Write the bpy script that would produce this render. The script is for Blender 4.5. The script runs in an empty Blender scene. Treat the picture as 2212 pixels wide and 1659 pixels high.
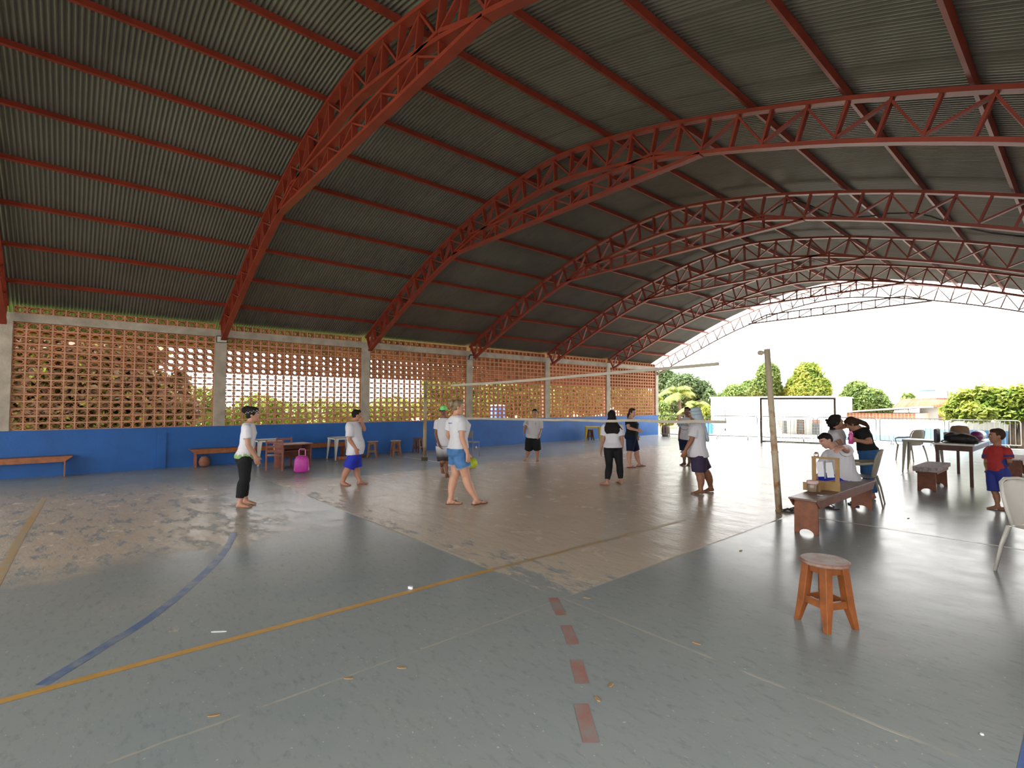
import bpy, math, random
import numpy as np
from mathutils import Vector, Matrix

rng = random.Random(7)
SC = bpy.context.scene
COL = SC.collection
PI = math.pi

# ------------------------------------------------------------------ camera
F_PX, CX, CY = 1092.735, 1106.0, 829.5
CAM = Vector((0.0, 0.0, 1.55))
YAW, PITCH, ROLL = math.radians(49.0492), math.radians(2.1480), math.radians(0.1625)
_s, _c = math.sin(YAW), math.cos(YAW)
_fw = Vector((-_s * math.cos(PITCH), _c * math.cos(PITCH), math.sin(PITCH)))
_r0 = Vector((_c, _s, 0.0))
_u0 = Vector((_s * math.sin(PITCH), -_c * math.sin(PITCH), math.cos(PITCH)))
_rt = _r0 * math.cos(ROLL) + _u0 * math.sin(ROLL)
_up = -_r0 * math.sin(ROLL) + _u0 * math.cos(ROLL)
cam_d = bpy.data.cameras.new('camera')
cam_d.sensor_width = 36.0
cam_d.lens = F_PX * 36.0 / 2212.0
cam_d.clip_end = 400
cam = bpy.data.objects.new('camera', cam_d)
COL.objects.link(cam)
m = Matrix((( _rt.x, _up.x, -_fw.x, CAM.x), (_rt.y, _up.y, -_fw.y, CAM.y), (_rt.z, _up.z, -_fw.z, CAM.z), (0, 0, 0, 1)))
cam.matrix_world = m
SC.camera = cam

# ------------------------------------------------------------------ sky, sun, exposure
world = bpy.data.worlds.new('sky')
SC.world = world
world.use_nodes = True
bg = world.node_tree.nodes['Background']
bg.inputs[0].default_value = (1.0, 0.985, 0.955, 1)
bg.inputs[1].default_value = 2.0
sun_d = bpy.data.lights.new('sun', 'SUN')
sun_d.energy = 7.0
sun_d.angle = math.radians(3)
sun_d.color = (1.0, 0.94, 0.82)
sun = bpy.data.objects.new('sun', sun_d)
COL.objects.link(sun)
_sd = Vector((0.35, 0.42, -0.84))
sun.rotation_euler = _sd.to_track_quat('-Z', 'Y').to_euler()
sun.location = (-10, -12, 25)
SC.view_settings.view_transform = 'Standard'
SC.view_settings.look = 'None'
SC.view_settings.exposure = 1.5
SC.view_settings.gamma = 1.0
SC.view_settings.use_curve_mapping = False
SC.cycles.use_denoising = True
SC.cycles.max_bounces = 10
SC.cycles.diffuse_bounces = 6

# ------------------------------------------------------------------ surveying helpers (photo pixel -> place in the world)
def ray(px, py):
    return _fw + _rt * ((px - CX) / F_PX) + _up * ((CY - py) / F_PX)
def Gd(px, py, z=0.0):
    d = ray(px, py); t = (z - CAM.z) / d.z
    return CAM + d * t
def onY(px, py, y):
    d = ray(px, py); return CAM + d * (y / d.y)
def onX(px, py, x):
    d = ray(px, py); return CAM + d * (x / d.x)

# ------------------------------------------------------------------ materials
MATS = {}
def mat(name, col, rough=0.6, var=0.12, vs=5.0, bump=0.0, bs=60.0, metal=0.0, spec=0.5, rand=0.0, transl=0.0, col2=None, thr=None, coat=0.0, alpha=1.0, trans=0.0):
    if name in MATS: return MATS[name]
    M = bpy.data.materials.new(name); M.use_nodes = True
    nt = M.node_tree; N = nt.nodes; L = nt.links
    b = N['Principled BSDF']; out = N['Material Output']
    b.inputs['Roughness'].default_value = rough
    b.inputs['Metallic'].default_value = metal
    b.inputs['Specular IOR Level'].default_value = spec
    if coat: b.inputs['Coat Weight'].default_value = coat; b.inputs['Coat Roughness'].default_value = 0.15
    if trans: b.inputs['Transmission Weight'].default_value = trans
    g = N.new('ShaderNodeNewGeometry')
    nz = N.new('ShaderNodeTexNoise'); nz.inputs['Scale'].default_value = vs; nz.inputs['Detail'].default_value = 6; nz.inputs['Roughness'].default_value = 0.6
    L.new(g.outputs['Position'], nz.inputs['Vector'])
    mx = N.new('ShaderNodeMix'); mx.data_type = 'RGBA'
    c1 = [max(0, c * (1 - var)) for c in col]; c2 = [min(1, c * (1 + var)) for c in col]
    if col2: c1, c2 = list(col), list(col2)
    mx.inputs[6].default_value = (*c1, 1); mx.inputs[7].default_value = (*c2, 1)
    rmp = N.new('ShaderNodeMapRange'); t = thr or (0.3, 0.7)
    rmp.inputs[1].default_value = t[0]; rmp.inputs[2].default_value = t[1]
    L.new(nz.outputs['Fac'], rmp.inputs[0]); L.new(rmp.outputs[0], mx.inputs[0])
    last = mx.outputs[2]
    if rand:
        oi = N.new('ShaderNodeObjectInfo')
        h = N.new('ShaderNodeHueSaturation')
        r2 = N.new('ShaderNodeMapRange'); r2.inputs[3].default_value = 1 - rand; r2.inputs[4].default_value = 1 + rand
        L.new(oi.outputs['Random'], r2.inputs[0]); L.new(r2.outputs[0], h.inputs['Value']); L.new(last, h.inputs['Color']); last = h.outputs[0]
    L.new(last, b.inputs['Base Color'])
    if bump:
        n2 = N.new('ShaderNodeTexNoise'); n2.inputs['Scale'].default_value = bs; n2.inputs['Detail'].default_value = 4
        L.new(g.outputs['Position'], n2.inputs['Vector'])
        bp = N.new('ShaderNodeBump'); bp.inputs['Strength'].default_value = bump; bp.inputs['Distance'].default_value = 0.02
        L.new(n2.outputs['Fac'], bp.inputs['Height']); L.new(bp.outputs[0], b.inputs['Normal'])
    if transl:
        tr = N.new('ShaderNodeBsdfTranslucent'); L.new(last, tr.inputs['Color'])
        ms = N.new('ShaderNodeMixShader'); ms.inputs[0].default_value = transl
        L.new(b.outputs[0], ms.inputs[1]); L.new(tr.outputs[0], ms.inputs[2]); L.new(ms.outputs[0], out.inputs['Surface'])
    MATS[name] = M
    return M

# ------------------------------------------------------------------ mesh builder
class MB:
    def __init__(s): s.v = []; s.f = []
    def add(s, vs, fs):
        o = len(s.v); s.v += [tuple(p) for p in vs]; s.f += [tuple(i + o for i in q) for q in fs]; return s
    def box(s, x0, x1, y0, y1, z0, z1):
        return s.add([(x0,y0,z0),(x1,y0,z0),(x1,y1,z0),(x0,y1,z0),(x0,y0,z1),(x1,y0,z1),(x1,y1,z1),(x0,y1,z1)],
                     [(0,3,2,1),(4,5,6,7),(0,1,5,4),(1,2,6,5),(2,3,7,6),(3,0,4,7)])
    def bar(s, p, q, w, h, up=(0,0,1), w2=None, h2=None):
        p = Vector(p); q = Vector(q); d = (q - p).normalized(); up = Vector(up)
        sd = d.cross(up)
        if sd.length < 1e-5: sd = d.cross(Vector((1,0,0)))
        sd.normalize(); u = sd.cross(d)
        vs = []
        for c, a, b in ((p, w, h), (q, w if w2 is None else w2, h if h2 is None else h2)):
            for i, j in ((-1,-1),(1,-1),(1,1),(-1,1)): vs.append(c + sd * (a/2*i) + u * (b/2*j))
        return s.add(vs, [(0,1,2,3),(7,6,5,4),(0,4,5,1),(1,5,6,2),(2,6,7,3),(3,7,4,0)])
    def loft(s, rings, cap=True):
        n = len(rings[0]); vs = [p for r in rings for p in r]; fs = []
        for k in range(len(rings) - 1):
            for i in range(n):
                j = (i + 1) % n
                fs.append((k*n+i, k*n+j, (k+1)*n+j, (k+1)*n+i))
        if cap:
            fs.append(tuple(range(n))[::-1]); fs.append(tuple((len(rings)-1)*n + i for i in range(n)))
        return s.add(vs, fs)
    def tube(s, pts, rad, n=8, cap=True, ref=None, sq=1.0):
        pts = [Vector(p) for p in pts]
        if not isinstance(rad, (list, tuple)): rad = [rad] * len(pts)
        rings = []; prev = Vector(ref) if ref is not None else None
        for i, p in enumerate(pts):
            d = (pts[min(i+1, len(pts)-1)] - pts[max(i-1, 0)]).normalized()
            a = prev if prev is not None else (Vector((0,0,1)) if abs(d.z) < 0.9 else Vector((1,0,0)))
            x = (a - d * a.dot(d))
            if x.length < 1e-5: x = d.orthogonal()
            x.normalize(); y = d.cross(x); prev = x
            rings.append([p + x * (rad[i] * math.cos(2*PI*k/n)) + y * (rad[i] * sq * math.sin(2*PI*k/n)) for k in range(n)])
        return s.loft(rings, cap)
    def ell(s, c, r, ax=None, n=12, m=8):
        c = Vector(c); X, Y, Z = ax if ax else (Vector((1,0,0)), Vector((0,1,0)), Vector((0,0,1)))
        rings = []
        for k in range(m + 1):
            t = -PI/2 + PI * k / m; rr = max(math.cos(t), 0.02)
            rings.append([c + X*(r[0]*rr*math.cos(2*PI*i/n)) + Y*(r[1]*rr*math.sin(2*PI*i/n)) + Z*(r[2]*math.sin(t)) for i in range(n)])
        return s.loft(rings)
    def prism(s, poly, ex):
        ex = Vector(ex); n = len(poly); a = [Vector(p) for p in poly]
        vs = a + [p + ex for p in a]
        fs = [tuple(range(n))[::-1], tuple(range(n, 2*n))] + [(i, (i+1) % n, n + (i+1) % n, n + i) for i in range(n)]
        return s.add(vs, fs)
    def lathe(s, prof, n=16, c=(0,0,0)):
        c = Vector(c)
        return s.loft([[c + Vector((r*math.cos(2*PI*i/n), r*math.sin(2*PI*i/n), z)) for i in range(n)] for r, z in prof])
    def mesh(s, name, smooth=False):
        me = bpy.data.meshes.new(name)
        me.from_pydata([tuple(p) for p in s.v], [], s.f); me.update()
        if smooth: me.polygons.foreach_set('use_smooth', [True] * len(me.polygons))
        return me
    def build(s, name, material, parent=None, smooth=False, loc=None, bev=0):
        o = bpy.data.objects.new(name, s.mesh(name, smooth)); COL.objects.link(o)
        if material: o.data.materials.append(material)
        if parent: o.parent = parent
        if loc is not None: o.location = loc
        if bev:
            b = o.modifiers.new('bevel', 'BEVEL'); b.width = bev; b.segments = 2; b.limit_method = 'ANGLE'
        return o

def tag(o, label=None, cat=None, group=None, kind=None):
    if label: o['label'] = label
    if cat: o['category'] = cat
    if group: o['group'] = group
    if kind: o['kind'] = kind
    return o
def thing(name, label, cat, loc=(0,0,0), rz=0.0, group=None, kind=None):
    o = bpy.data.objects.new(name, None); COL.objects.link(o)
    o.location = loc; o.rotation_euler = (0, 0, rz); o.empty_display_size = 0.1
    return tag(o, label, cat, group, kind)
def link_copy(src, parent=None, **kw):
    o = src.copy(); COL.objects.link(o); o.parent = parent
    return o
def dup(root, loc, rz, label, group=None):
    r = root.copy(); COL.objects.link(r); r.location = loc; r.rotation_euler = (0, 0, rz); r['label'] = label
    if group: r['group'] = group
    for ch in [o for o in COL.objects if o.parent == root]:
        c = ch.copy(); COL.objects.link(c); c.parent = r
        for g in [o for o in COL.objects if o.parent == ch]:
            d = g.copy(); COL.objects.link(d); d.parent = c
    return r
UNIT = MB().box(-.5, .5, -.5, .5, -.5, .5)
def unit_bar(mesh, name, p, q, w, h, parent, up=(0,1,0)):
    """a bar that shares one unit-cube mesh: local Y runs from p to q"""
    p = Vector(p); q = Vector(q); d = q - p; ln = d.length; d = d / ln
    up = Vector(up); sd = d.cross(up).normalized(); u = sd.cross(d)
    o = bpy.data.objects.new(name, mesh); COL.objects.link(o)
    c = (p + q) / 2
    o.parent = parent
    o.matrix_local = Matrix(((sd.x*w, d.x*ln, u.x*h, c.x), (sd.y*w, d.y*ln, u.y*h, c.y), (sd.z*w, d.z*ln, u.z*h, c.z), (0,0,0,1)))
    return o
# ------------------------------------------------------------------ the hall: dimensions found from the photograph
WX = -14.315            # inner face of the left wall
D, Y0 = 3.841, -1.078   # truss bays
Z_BLUE, Z_BB, Z_BT = 0.958, 3.176, 3.355
Y6 = Y0 + 6 * D
PX = [-16.4, -15.6, -14.37, -13.68, -12.65, -11.65, -10.65, -9.55, -8.5, -7.4, -6.31, -5.2, -3.97, -2.85, -1.76, -0.68, 0.4, 1.4, 2.0]
PZ = [2.46, 2.86, 3.47, 3.83, 4.30, 4.76, 5.17, 5.53, 5.82, 6.02, 6.10, 5.96, 5.71, 5.40, 5.06, 4.66, 4.2, 3.74, 3.46]
def prof(x): return float(np.interp(x, PX, PZ))
PURLINS = [-15.3, -13.68, -12.65, -11.65, -10.65, -9.55, -8.5, -7.4, -6.31, -5.2, -3.97, -2.85, -1.76, -0.68, 0.4]

def floor_material():
    M = bpy.data.materials.new('worn_painted_concrete'); M.use_nodes = True
    nt = M.node_tree; N = nt.nodes; L = nt.links; b = N['Principled BSDF']
    g = N.new('ShaderNodeNewGeometry'); sp = N.new('ShaderNodeSeparateXYZ'); L.new(g.outputs['Position'], sp.inputs[0])
    def noise(sc, det=6, ro=0.6, off=0.0, stretch=None):
        n = N.new('ShaderNodeTexNoise'); n.inputs['Scale'].default_value = sc; n.inputs['Detail'].default_value = det; n.inputs['Roughness'].default_value = ro
        mp = N.new('ShaderNodeMapping'); mp.inputs['Location'].default_value = (off, off*1.7, 0)
        if stretch: mp.inputs['Rotation'].default_value = (0, 0, stretch[0]); mp.inputs['Scale'].default_value = stretch[1]
        L.new(g.outputs['Position'], mp.inputs[0]); L.new(mp.outputs[0], n.inputs['Vector'])
        return n.outputs['Fac']
    def mth(op, a, c=None, clamp=False):
        n = N.new('ShaderNodeMath'); n.operation = op; n.use_clamp = clamp
        for i, v in enumerate((a, c)):
            if v is None: continue
            if isinstance(v, (int, float)): n.inputs[i].default_value = v
            else: L.new(v, n.inputs[i])
        return n.outputs[0]
    def ramp(v, a, c):
        n = N.new('ShaderNodeMapRange'); n.interpolation_type = 'SMOOTHSTEP'; L.new(v, n.inputs[0])
        n.inputs[1].default_value = a; n.inputs[2].default_value = c; return n.outputs[0]
    def mixc(f, a, c):
        n = N.new('ShaderNodeMix'); n.data_type = 'RGBA'
        if isinstance(f, (int, float)): n.inputs[0].default_value = f
        else: L.new(f, n.inputs[0])
        for i, v in ((6, a), (7, c)):
            if isinstance(v, tuple): n.inputs[i].default_value = (*v, 1)
            else: L.new(v, n.inputs[i])
        return n.outputs[2]
    x, y = sp.outputs[0], sp.outputs[1]
    wob = mth('MULTIPLY', mth('SUBTRACT', noise(0.9), 0.5), 2.2)
    xw = mth('ADD', x, wob); yw = mth('ADD', y, wob)
    st = (math.radians(49), (1.0, 2.6, 1.0))
    streak = noise(2.2, 8, 0.68, 3.0, st)
    # worn court interior: right edge and near edge run along the slab joints
    A = mth('MULTIPLY', ramp(x, -2.80, -2.84), ramp(y, 2.96, 3.0))
    A = mth('MULTIPLY', A, ramp(xw, -10.9, -10.0))
    A = mth('MULTIPLY', A, ramp(yw, 19.5, 17.5))
    inner = mth('ADD', mth('MULTIPLY', ramp(y, 2.6, 5.2), 0.36), mth('MULTIPLY', ramp(x, -2.6, -5.0), 0.12))
    fA = mth('MULTIPLY', A, ramp(mth('ADD', streak, inner), 0.50, 0.64))
    B = mth('MULTIPLY', ramp(xw, -6.0, -6.7), ramp(xw, -12.6, -10.2))
    B = mth('MULTIPLY', B, ramp(y, 3.0, 2.9)); B = mth('MULTIPLY', B, ramp(yw, 2.6, 1.2))
    fB = mth('MULTIPLY', B, ramp(streak, 0.37, 0.50))
    C = mth('MULTIPLY', ramp(noise(1.1, 8, 0.7, 11.0), 0.60, 0.66), ramp(noise(7, 6, 0.7, 5.0, st), 0.5, 0.62))
    C = mth('MULTIPLY', C, ramp(x, -2.6, -5.2))
    chips = mth('MULTIPLY', ramp(noise(26, 3, 0.6, 2.0, st), 0.66, 0.69), ramp(noise(1.7, 3, 0.5, 8.0), 0.44, 0.56))
    tan = mth('MAXIMUM', mth('MAXIMUM', fA, fB), mth('MAXIMUM', mth('MULTIPLY', C, 0.8), mth('MULTIPLY', mth('MULTIPLY', chips, ramp(y, 5.0, 3.0)), 0.7)))
    grey = mixc(noise(0.55, 7, 0.65, 1.0), (0.23, 0.265, 0.27), (0.36, 0.38, 0.365))
    grey = mixc(mth('MULTIPLY', ramp(noise(0.8, 6, 0.6, 21.0), 0.52, 0.7), 0.5), grey, (0.235, 0.30, 0.33))
    grey = mixc(mth('MULTIPLY', ramp(noise(0.9, 6, 0.7, 41.0), 0.55, 0.72), 0.45), grey, (0.40, 0.365, 0.295))
    grey = mixc(mth('MULTIPLY', ramp(noise(9, 8, 0.75, 31.0, st), 0.50, 0.7), 0.55), grey, (0.18, 0.20, 0.195))
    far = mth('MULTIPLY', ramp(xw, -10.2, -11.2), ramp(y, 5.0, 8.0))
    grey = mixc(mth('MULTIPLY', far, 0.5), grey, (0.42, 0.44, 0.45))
    tanc = mixc(noise(1.6, 8, 0.7, 7.0), (0.46, 0.40, 0.325), (0.61, 0.525, 0.42))
    tanc = mixc(mth('MULTIPLY', ramp(noise(6, 8, 0.75, 17.0, st), 0.55, 0.7), 0.55), tanc, (0.28, 0.265, 0.235))
    pale = mth('MULTIPLY', mth('MULTIPLY', ramp(noise(38, 2, 0.5, 13.0), 0.71, 0.74), ramp(y, 6.0, 3.0)), 0.5)
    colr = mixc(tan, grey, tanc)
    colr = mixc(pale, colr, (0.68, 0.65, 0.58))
    # saw-cut joints in the slab
    def joint(v, at, w): return ramp(mth('ABSOLUTE', mth('SUBTRACT', v, at)), w, w * 0.4)
    jw = mth('MULTIPLY', mth('SUBTRACT', noise(6, 5, 0.6, 51.0), 0.5), 0.03)
    jt = mth('MAXIMUM', joint(mth('ADD', y, jw), 2.98, 0.016), joint(mth('ADD', x, jw), -2.82, 0.012))
    jt = mth('MAXIMUM', jt, mth('MULTIPLY', joint(x, -9.7, 0.012), 0.7))
    jt = mth('MULTIPLY', jt, ramp(noise(4, 4, 0.6, 61.0), 0.35, 0.55))
    colr = mixc(mth('MULTIPLY', jt, 0.55), colr, (0.46, 0.41, 0.33))
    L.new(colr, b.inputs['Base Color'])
    # gloss: satin paint, rippled bare screed
    rp = mth('ADD', mth('MULTIPLY', noise(3.0, 6, 0.65, 71.0), 0.22), 0.12)
    rr = mth('ADD', rp, mth('MULTIPLY', tan, 0.02))
    L.new(rr, b.inputs['Roughness'])
    b.inputs['Specular IOR Level'].default_value = 0.08
    b1 = N.new('ShaderNodeBump'); b1.inputs['Strength'].default_value = 0.22; b1.inputs['Distance'].default_value = 0.03
    hgt = mth('ADD', mth('MULTIPLY', noise(1.6, 5, 0.55, 81.0, st), mth('ADD', mth('MULTIPLY', tan, 1.2), 0.22)), mth('MULTIPLY', jt, -0.12))
    hgt = mth('ADD', hgt, mth('MULTIPLY', noise(8, 4, 0.6, 91.0, st), mth('ADD', mth('MULTIPLY', tan, 0.30), 0.05)))
    L.new(hgt, b1.inputs['Height']); L.new(b1.outputs[0], b.inputs['Normal'])
    return M
FLOOR_M = floor_material()
fl = MB(); fl.box(WX - 0.15, 1.75, -10, 24.6, -0.12, 0.0)
floor = tag(fl.build('floor', FLOOR_M), 'worn grey painted concrete floor with bare tan patches', 'floor', kind='structure')

orange = mat('line_orange', (0.50, 0.275, 0.055), 0.35, 0.2, 14, col2=(0.60, 0.36, 0.11))
orange_worn = mat('line_orange_worn', (0.48, 0.30, 0.09), 0.4, col2=(0.40, 0.35, 0.26), vs=7, thr=(0.42, 0.56))
bluep = mat('line_blue', (0.10, 0.17, 0.33), 0.35, col2=(0.26, 0.30, 0.33), vs=6, thr=(0.44, 0.64))
redp = mat('line_red', (0.36, 0.17, 0.14), 0.4, col2=(0.30, 0.27, 0.26), vs=6, thr=(0.40, 0.62))
whitep = mat('line_white', (0.62, 0.60, 0.50), 0.35, col2=(0.36, 0.36, 0.34), vs=8, thr=(0.52, 0.66))
bluestrip = mat('line_blue_strong', (0.05, 0.13, 0.38), 0.3, 0.15)
def strip(name, pts, w, m, z=0.0015):
    mb = MB(); pts = [Vector((p[0], p[1], 0)) for p in pts]; vs = []; fs = []
    for i, p in enumerate(pts):
        d = (pts[min(i+1, len(pts)-1)] - pts[max(i-1, 0)]).normalized(); n = Vector((-d.y, d.x, 0))
        vs += [p + n*w/2, p - n*w/2]
    for i in range(len(pts) - 1): fs.append((2*i, 2*i+1, 2*i+3, 2*i+2))
    mb.add([(v.x, v.y, z) for v in vs], fs)
    return mb.build(name, m, floor)
strip('painted_line', [(-3.75, -6), (-3.75, 0), (-3.72, 3.0)], 0.062, orange)
strip('painted_line', [(-3.72, 3.0), (-3.68, 4.2), (-3.62, 6.2)], 0.055, orange_worn)
strip('painted_line', [(-5.6, -0.47), (-8.1, -0.41), (-11.2, -0.30)], 0.075, orange_worn)
arc = []
for px, py in ((505,1150),(497,1172),(484,1192),(470,1210),(437,1243),(400,1275),(360,1308),(320,1338),(280,1364),(240,1387),(180,1425),(130,1455),(90,1480)):
    p = Gd(px, py); arc.append((p.x, p.y))
strip('painted_line', arc, 0.07, bluep)
for a, c in (((-2.87, 2.93), (-2.60, 2.74)), ((-2.46, 2.64), (-2.24, 2.47)), ((-2.10, 2.34), (-1.90, 2.17)), ((-1.78, 2.02), (-1.55, 1.83))):
    strip('painted_dash', [a, c], 0.075, redp)
strip('painted_line', [(-2.82, 7.7), (1.2, 7.7)], 0.05, whitep)
strip('painted_line', [(-13.0, 7.2), (-9.2, 7.35)], 0.04, whitep)
strip('painted_line', [(-10.1, 8.6), (-9.6, 9.1), (-9.4, 10.5), (-9.9, 14.5), (-10.1, 17.0), (-9.6, 18.6)], 0.05, whitep)
strip('painted_line', [(-6.9, 12.8), (-2.4, 12.8)], 0.05, whitep)
strip('painted_line', [(-9.0, 18.6), (-1.0, 18.6)], 0.05, whitep)
strip('painted_strip', [(-0.09, -3.0), (-0.09, 3.45)], 0.34, bluestrip)

# ------------------------------------------------------------------ left wall: blue dado, columns, ring beam
blue_m = mat('blue_wall_paint', (0.010, 0.090, 0.31), 0.5, 0.16, 1.4, bump=0.25, bs=25, spec=0.35)
conc_m = mat('grey_concrete', (0.36, 0.315, 0.255), 0.85, 0.22, 3.0, bump=0.5, bs=22, spec=0.2)
wl = MB(); wl.box(WX - 0.16, WX, -10, Y6 + 0.12, 0, Z_BLUE)
wall_left = tag(wl.build('wall_left', blue_m), 'low royal blue painted wall below the brick screens', 'wall', kind='structure')
MB().box(WX, WX + 0.045, 1.50, 1.68, 0.02, Z_BLUE - 0.13).build('pilaster', blue_m, wall_left)
MB().box(WX, WX + 0.012, -10, Y6, Z_BLUE - 0.14, Z_BLUE - 0.02).build('plaster_band', blue_m, wall_left)
cols_lab = ['at the far left edge of the photo', 'with a white floodlight at its top, behind the woman in black trousers', 'second to the right of the white floodlight column',
            'with a black framed floodlight at its top', 'fifth from the left', 'last one before the corner']
for i in range(6):
    y = Y0 + i * D
    o = MB().box(WX - 0.17, WX + 0.035, y - 0.125, y + 0.125, Z_BLUE, Z_BB + 0.02).build('column', conc_m, loc=(0, 0, 0))
    tag(o, 'grey concrete column in the brick screen wall, ' + cols_lab[i], 'column', 'concrete columns of the left wall', 'structure')
o = MB().box(WX - 0.17, WX + 0.035, Y6 - 0.13, Y6 + 0.11, Z_BLUE, Z_BB + 0.02).build('column', conc_m)
tag(o, 'grey concrete corner column at the end of the brick screen wall', 'column', 'concrete columns of the left wall', 'structure')
rb = MB().box(WX - 0.17, WX + 0.02, -10, Y6 + 0.11, Z_BB, Z_BT).build('trim_1', conc_m)
tag(rb, 'long grey concrete ring beam above the brick screens', 'beam', kind='structure')

# right side of the hall (behind and beside the camera): the same low wall, columns and beam
RX = 1.62
wr = MB().box(RX, RX + .16, Y0 + D, Y6, 0, Z_BLUE).build('wall_right', blue_m)
tag(wr, 'low blue wall along the right side of the hall, out of the photo', 'wall', kind='structure')
for i in range(-2, 7):
    y = Y0 + i * D
    o = MB().box(RX - .03, RX + .17, y - 0.125, y + 0.125, Z_BLUE if i > 1 else 0, Z_BB + .02).build('column', conc_m)
    tag(o, 'grey concrete column on the right side of the hall, out of the photo', 'column', 'concrete columns of the right side', 'structure')
o = MB().box(RX - .02, RX + .17, -10, Y6 + .11, Z_BB, Z_BT).build('trim_2', conc_m)
tag(o, 'grey concrete ring beam of the right side, out of the photo', 'beam', kind='structure')

# ------------------------------------------------------------------ pierced brick screens
brick_m = mat('terracotta', (0.40, 0.155, 0.075), 0.85, 0.22, 18, spec=0.15, rand=0.22)
mortar_m = mat('mortar', (0.45, 0.285, 0.195), 0.9, 0.22, 8, bump=0.3, bs=60, spec=0.15)
PW, PH = 3.59 / 18, (Z_BB - Z_BLUE) / 15
BW, BH = PW - 0.018, PH - 0.016
def pierced(depth, t=0.013, ring=0.011):
    """a hollow clay block: rectangular frame with a pointed-oval ring; x runs into the wall, y along it"""
    mb = MB(); hw, hh = BW/2, BH/2
    mb.box(-depth, 0, -hw, hw, -hh, -hh + t); mb.box(-depth, 0, -hw, hw, hh - t, hh)
    mb.box(-depth, 0, -hw, -hw + t, -hh + t, hh - t); mb.box(-depth, 0, hw - t, hw, -hh + t, hh - t)
    def lens(a, c):
        pts = []
        for k in range(10):
            th = 2*PI*k/10; ct, sn = math.cos(th), math.sin(th)
            pts.append((a * ct, c * math.copysign(abs(sn) ** 0.9, sn) * (1 if abs(sn) > 0.01 else 0)))
        return pts
    o = lens(hw - t * 0.5, hh - t * 0.6); i_ = lens(hw - t * 0.5 - ring * 1.7, hh - t * 0.6 - ring)
    n = 10; vs = []
    for xx in (0.0, -depth):
        vs += [(xx - (0.003 if xx == 0 else 0), p[0], p[1]) for p in o]; vs += [(xx - (0.003 if xx == 0 else 0), p[0], p[1]) for p in i_]
    fs = []
    for k in range(n):
        j = (k + 1) % n
        fs += [(k, j, n+j, n+k), (2*n+k, 3*n+k, 3*n+j, 2*n+j), (k, 2*n+k, 2*n+j, j), (n+k, n+j, 3*n+j, 3*n+k)]
    mb.add(vs, fs)
    return mb
blk_hi, blk_lo = pierced(0.15, 0.013, 0.0135), pierced(0.036, 0.008, 0.009)
me_hi, me_lo = blk_hi.mesh('brick_deep'), blk_lo.mesh('brick_thin')
me_hi.materials.append(brick_m); me_lo.materials.append(brick_m)
bay_lab = {0: 'leftmost terracotta pierced brick screen, mostly covered by foliage behind', 1: 'terracotta pierced brick screen behind the woman in black trousers',
           2: 'terracotta pierced brick screen behind the far volleyball post', 3: 'terracotta pierced brick screen behind the boy in black shorts',
           4: 'terracotta pierced brick screen behind the yellow table', 5: 'last terracotta pierced brick screen before the open end of the hall', -1: 'terracotta pierced brick screen running on past the left edge of the photo'}
for bay in (0, 1, 2, 3, 4, 5, -1):
    ya = Y0 + bay * D + 0.1255
    root = thing('brick_screen', bay_lab[bay], 'brick screen', (WX, ya, 0), group='pierced brick screens of the left wall', kind='structure')
    joined = MB(); mort = MB()
    for r in range(16):
        lo = r < 9
        zc = (Z_BLUE + (r + 0.5) * PH) if r < 15 else Z_BT + PH * 0.5
        for k in range(18):
            yc = (k + 0.5) * PW
            xo = -0.006 if not lo else -0.02
            if bay in (0, 1, 2, 3):
                o = bpy.data.objects.new('brick', me_lo if lo else me_hi); COL.objects.link(o)
                o.parent = root; o.location = (xo + rng.uniform(-.002, .002), yc + rng.uniform(-.0015, .0015), zc)
            else:
                src = blk_lo if lo else blk_hi
                joined.add([(v[0] + xo, v[1] + yc, v[2] + zc) for v in src.v], src.f)
        dp = 0.036 if lo else 0.15
        x1 = -0.022 if lo else -0.008
        mort.box(x1 - dp, x1 + 0.006, 0, 3.59, zc - PH/2 - 0.0085, zc - PH/2 + 0.0085)
        for k in range(19):
            mort.box(x1 - dp, x1 + 0.005, k*PW - 0.0095 if k else 0, k*PW + 0.0095 if k < 18 else 3.59, zc - PH/2 + 0.0085, zc + PH/2 - 0.0085)
    mo = mort.build('mortar', mortar_m, root)
    if joined.v:
        jo = joined.build('bricks', brick_m, root); jo['kind'] = 'stuff'
for bay in range(1, 6):      # right side, unseen: mirrored screens share joined meshes; open near camera for foreground light
    root = thing('brick_screen', 'terracotta pierced brick screen on the right side, out of the photo', 'brick screen', (RX, Y0 + (bay + 1) * D - 0.1255, 0), rz=PI, group='unseen pierced brick screens of the right wall', kind='structure')
    for src in (mo, jo): link_copy(src, root)

# ------------------------------------------------------------------ roof: corrugated sheets, purlins, trusses
def tin_material():
    M = mat('corrugated_steel', (0.125, 0.12, 0.10), 0.42, 0.2, 0.7, metal=0.3, spec=0.5)
    return M
tin = tin_material()
PITCH_W = 0.06
SW = PITCH_W * 13
XS = [-15.6, -15.0] + [x for x in PX[2:17]] + [1.4, 1.95]
XS = sorted(set(XS))
xx = []
for a, c in zip(XS[:-1], XS[1:]): xx += [a, (a + c) / 2]
xx.append(XS[-1])
def sm(x):  # smoothed arch line for the sheets
    return (prof(x - 0.35) + 2 * prof(x) + prof(x + 0.35)) / 4
ceiling = thing('ceiling', 'arched roof of corrugated grey steel sheets on red purlins', 'roof', (0, 0, 0), kind='structure')
sheet = MB(); nw = 13 * 6
ys = []; hs = []
for k in range(nw + 4):
    ph = (k % 6)
    ys.append(k * PITCH_W / 6); hs.append((0.0, 0.0, 0.010, 0.020, 0.020, 0.010)[ph])
vs = []; fs = []
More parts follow.
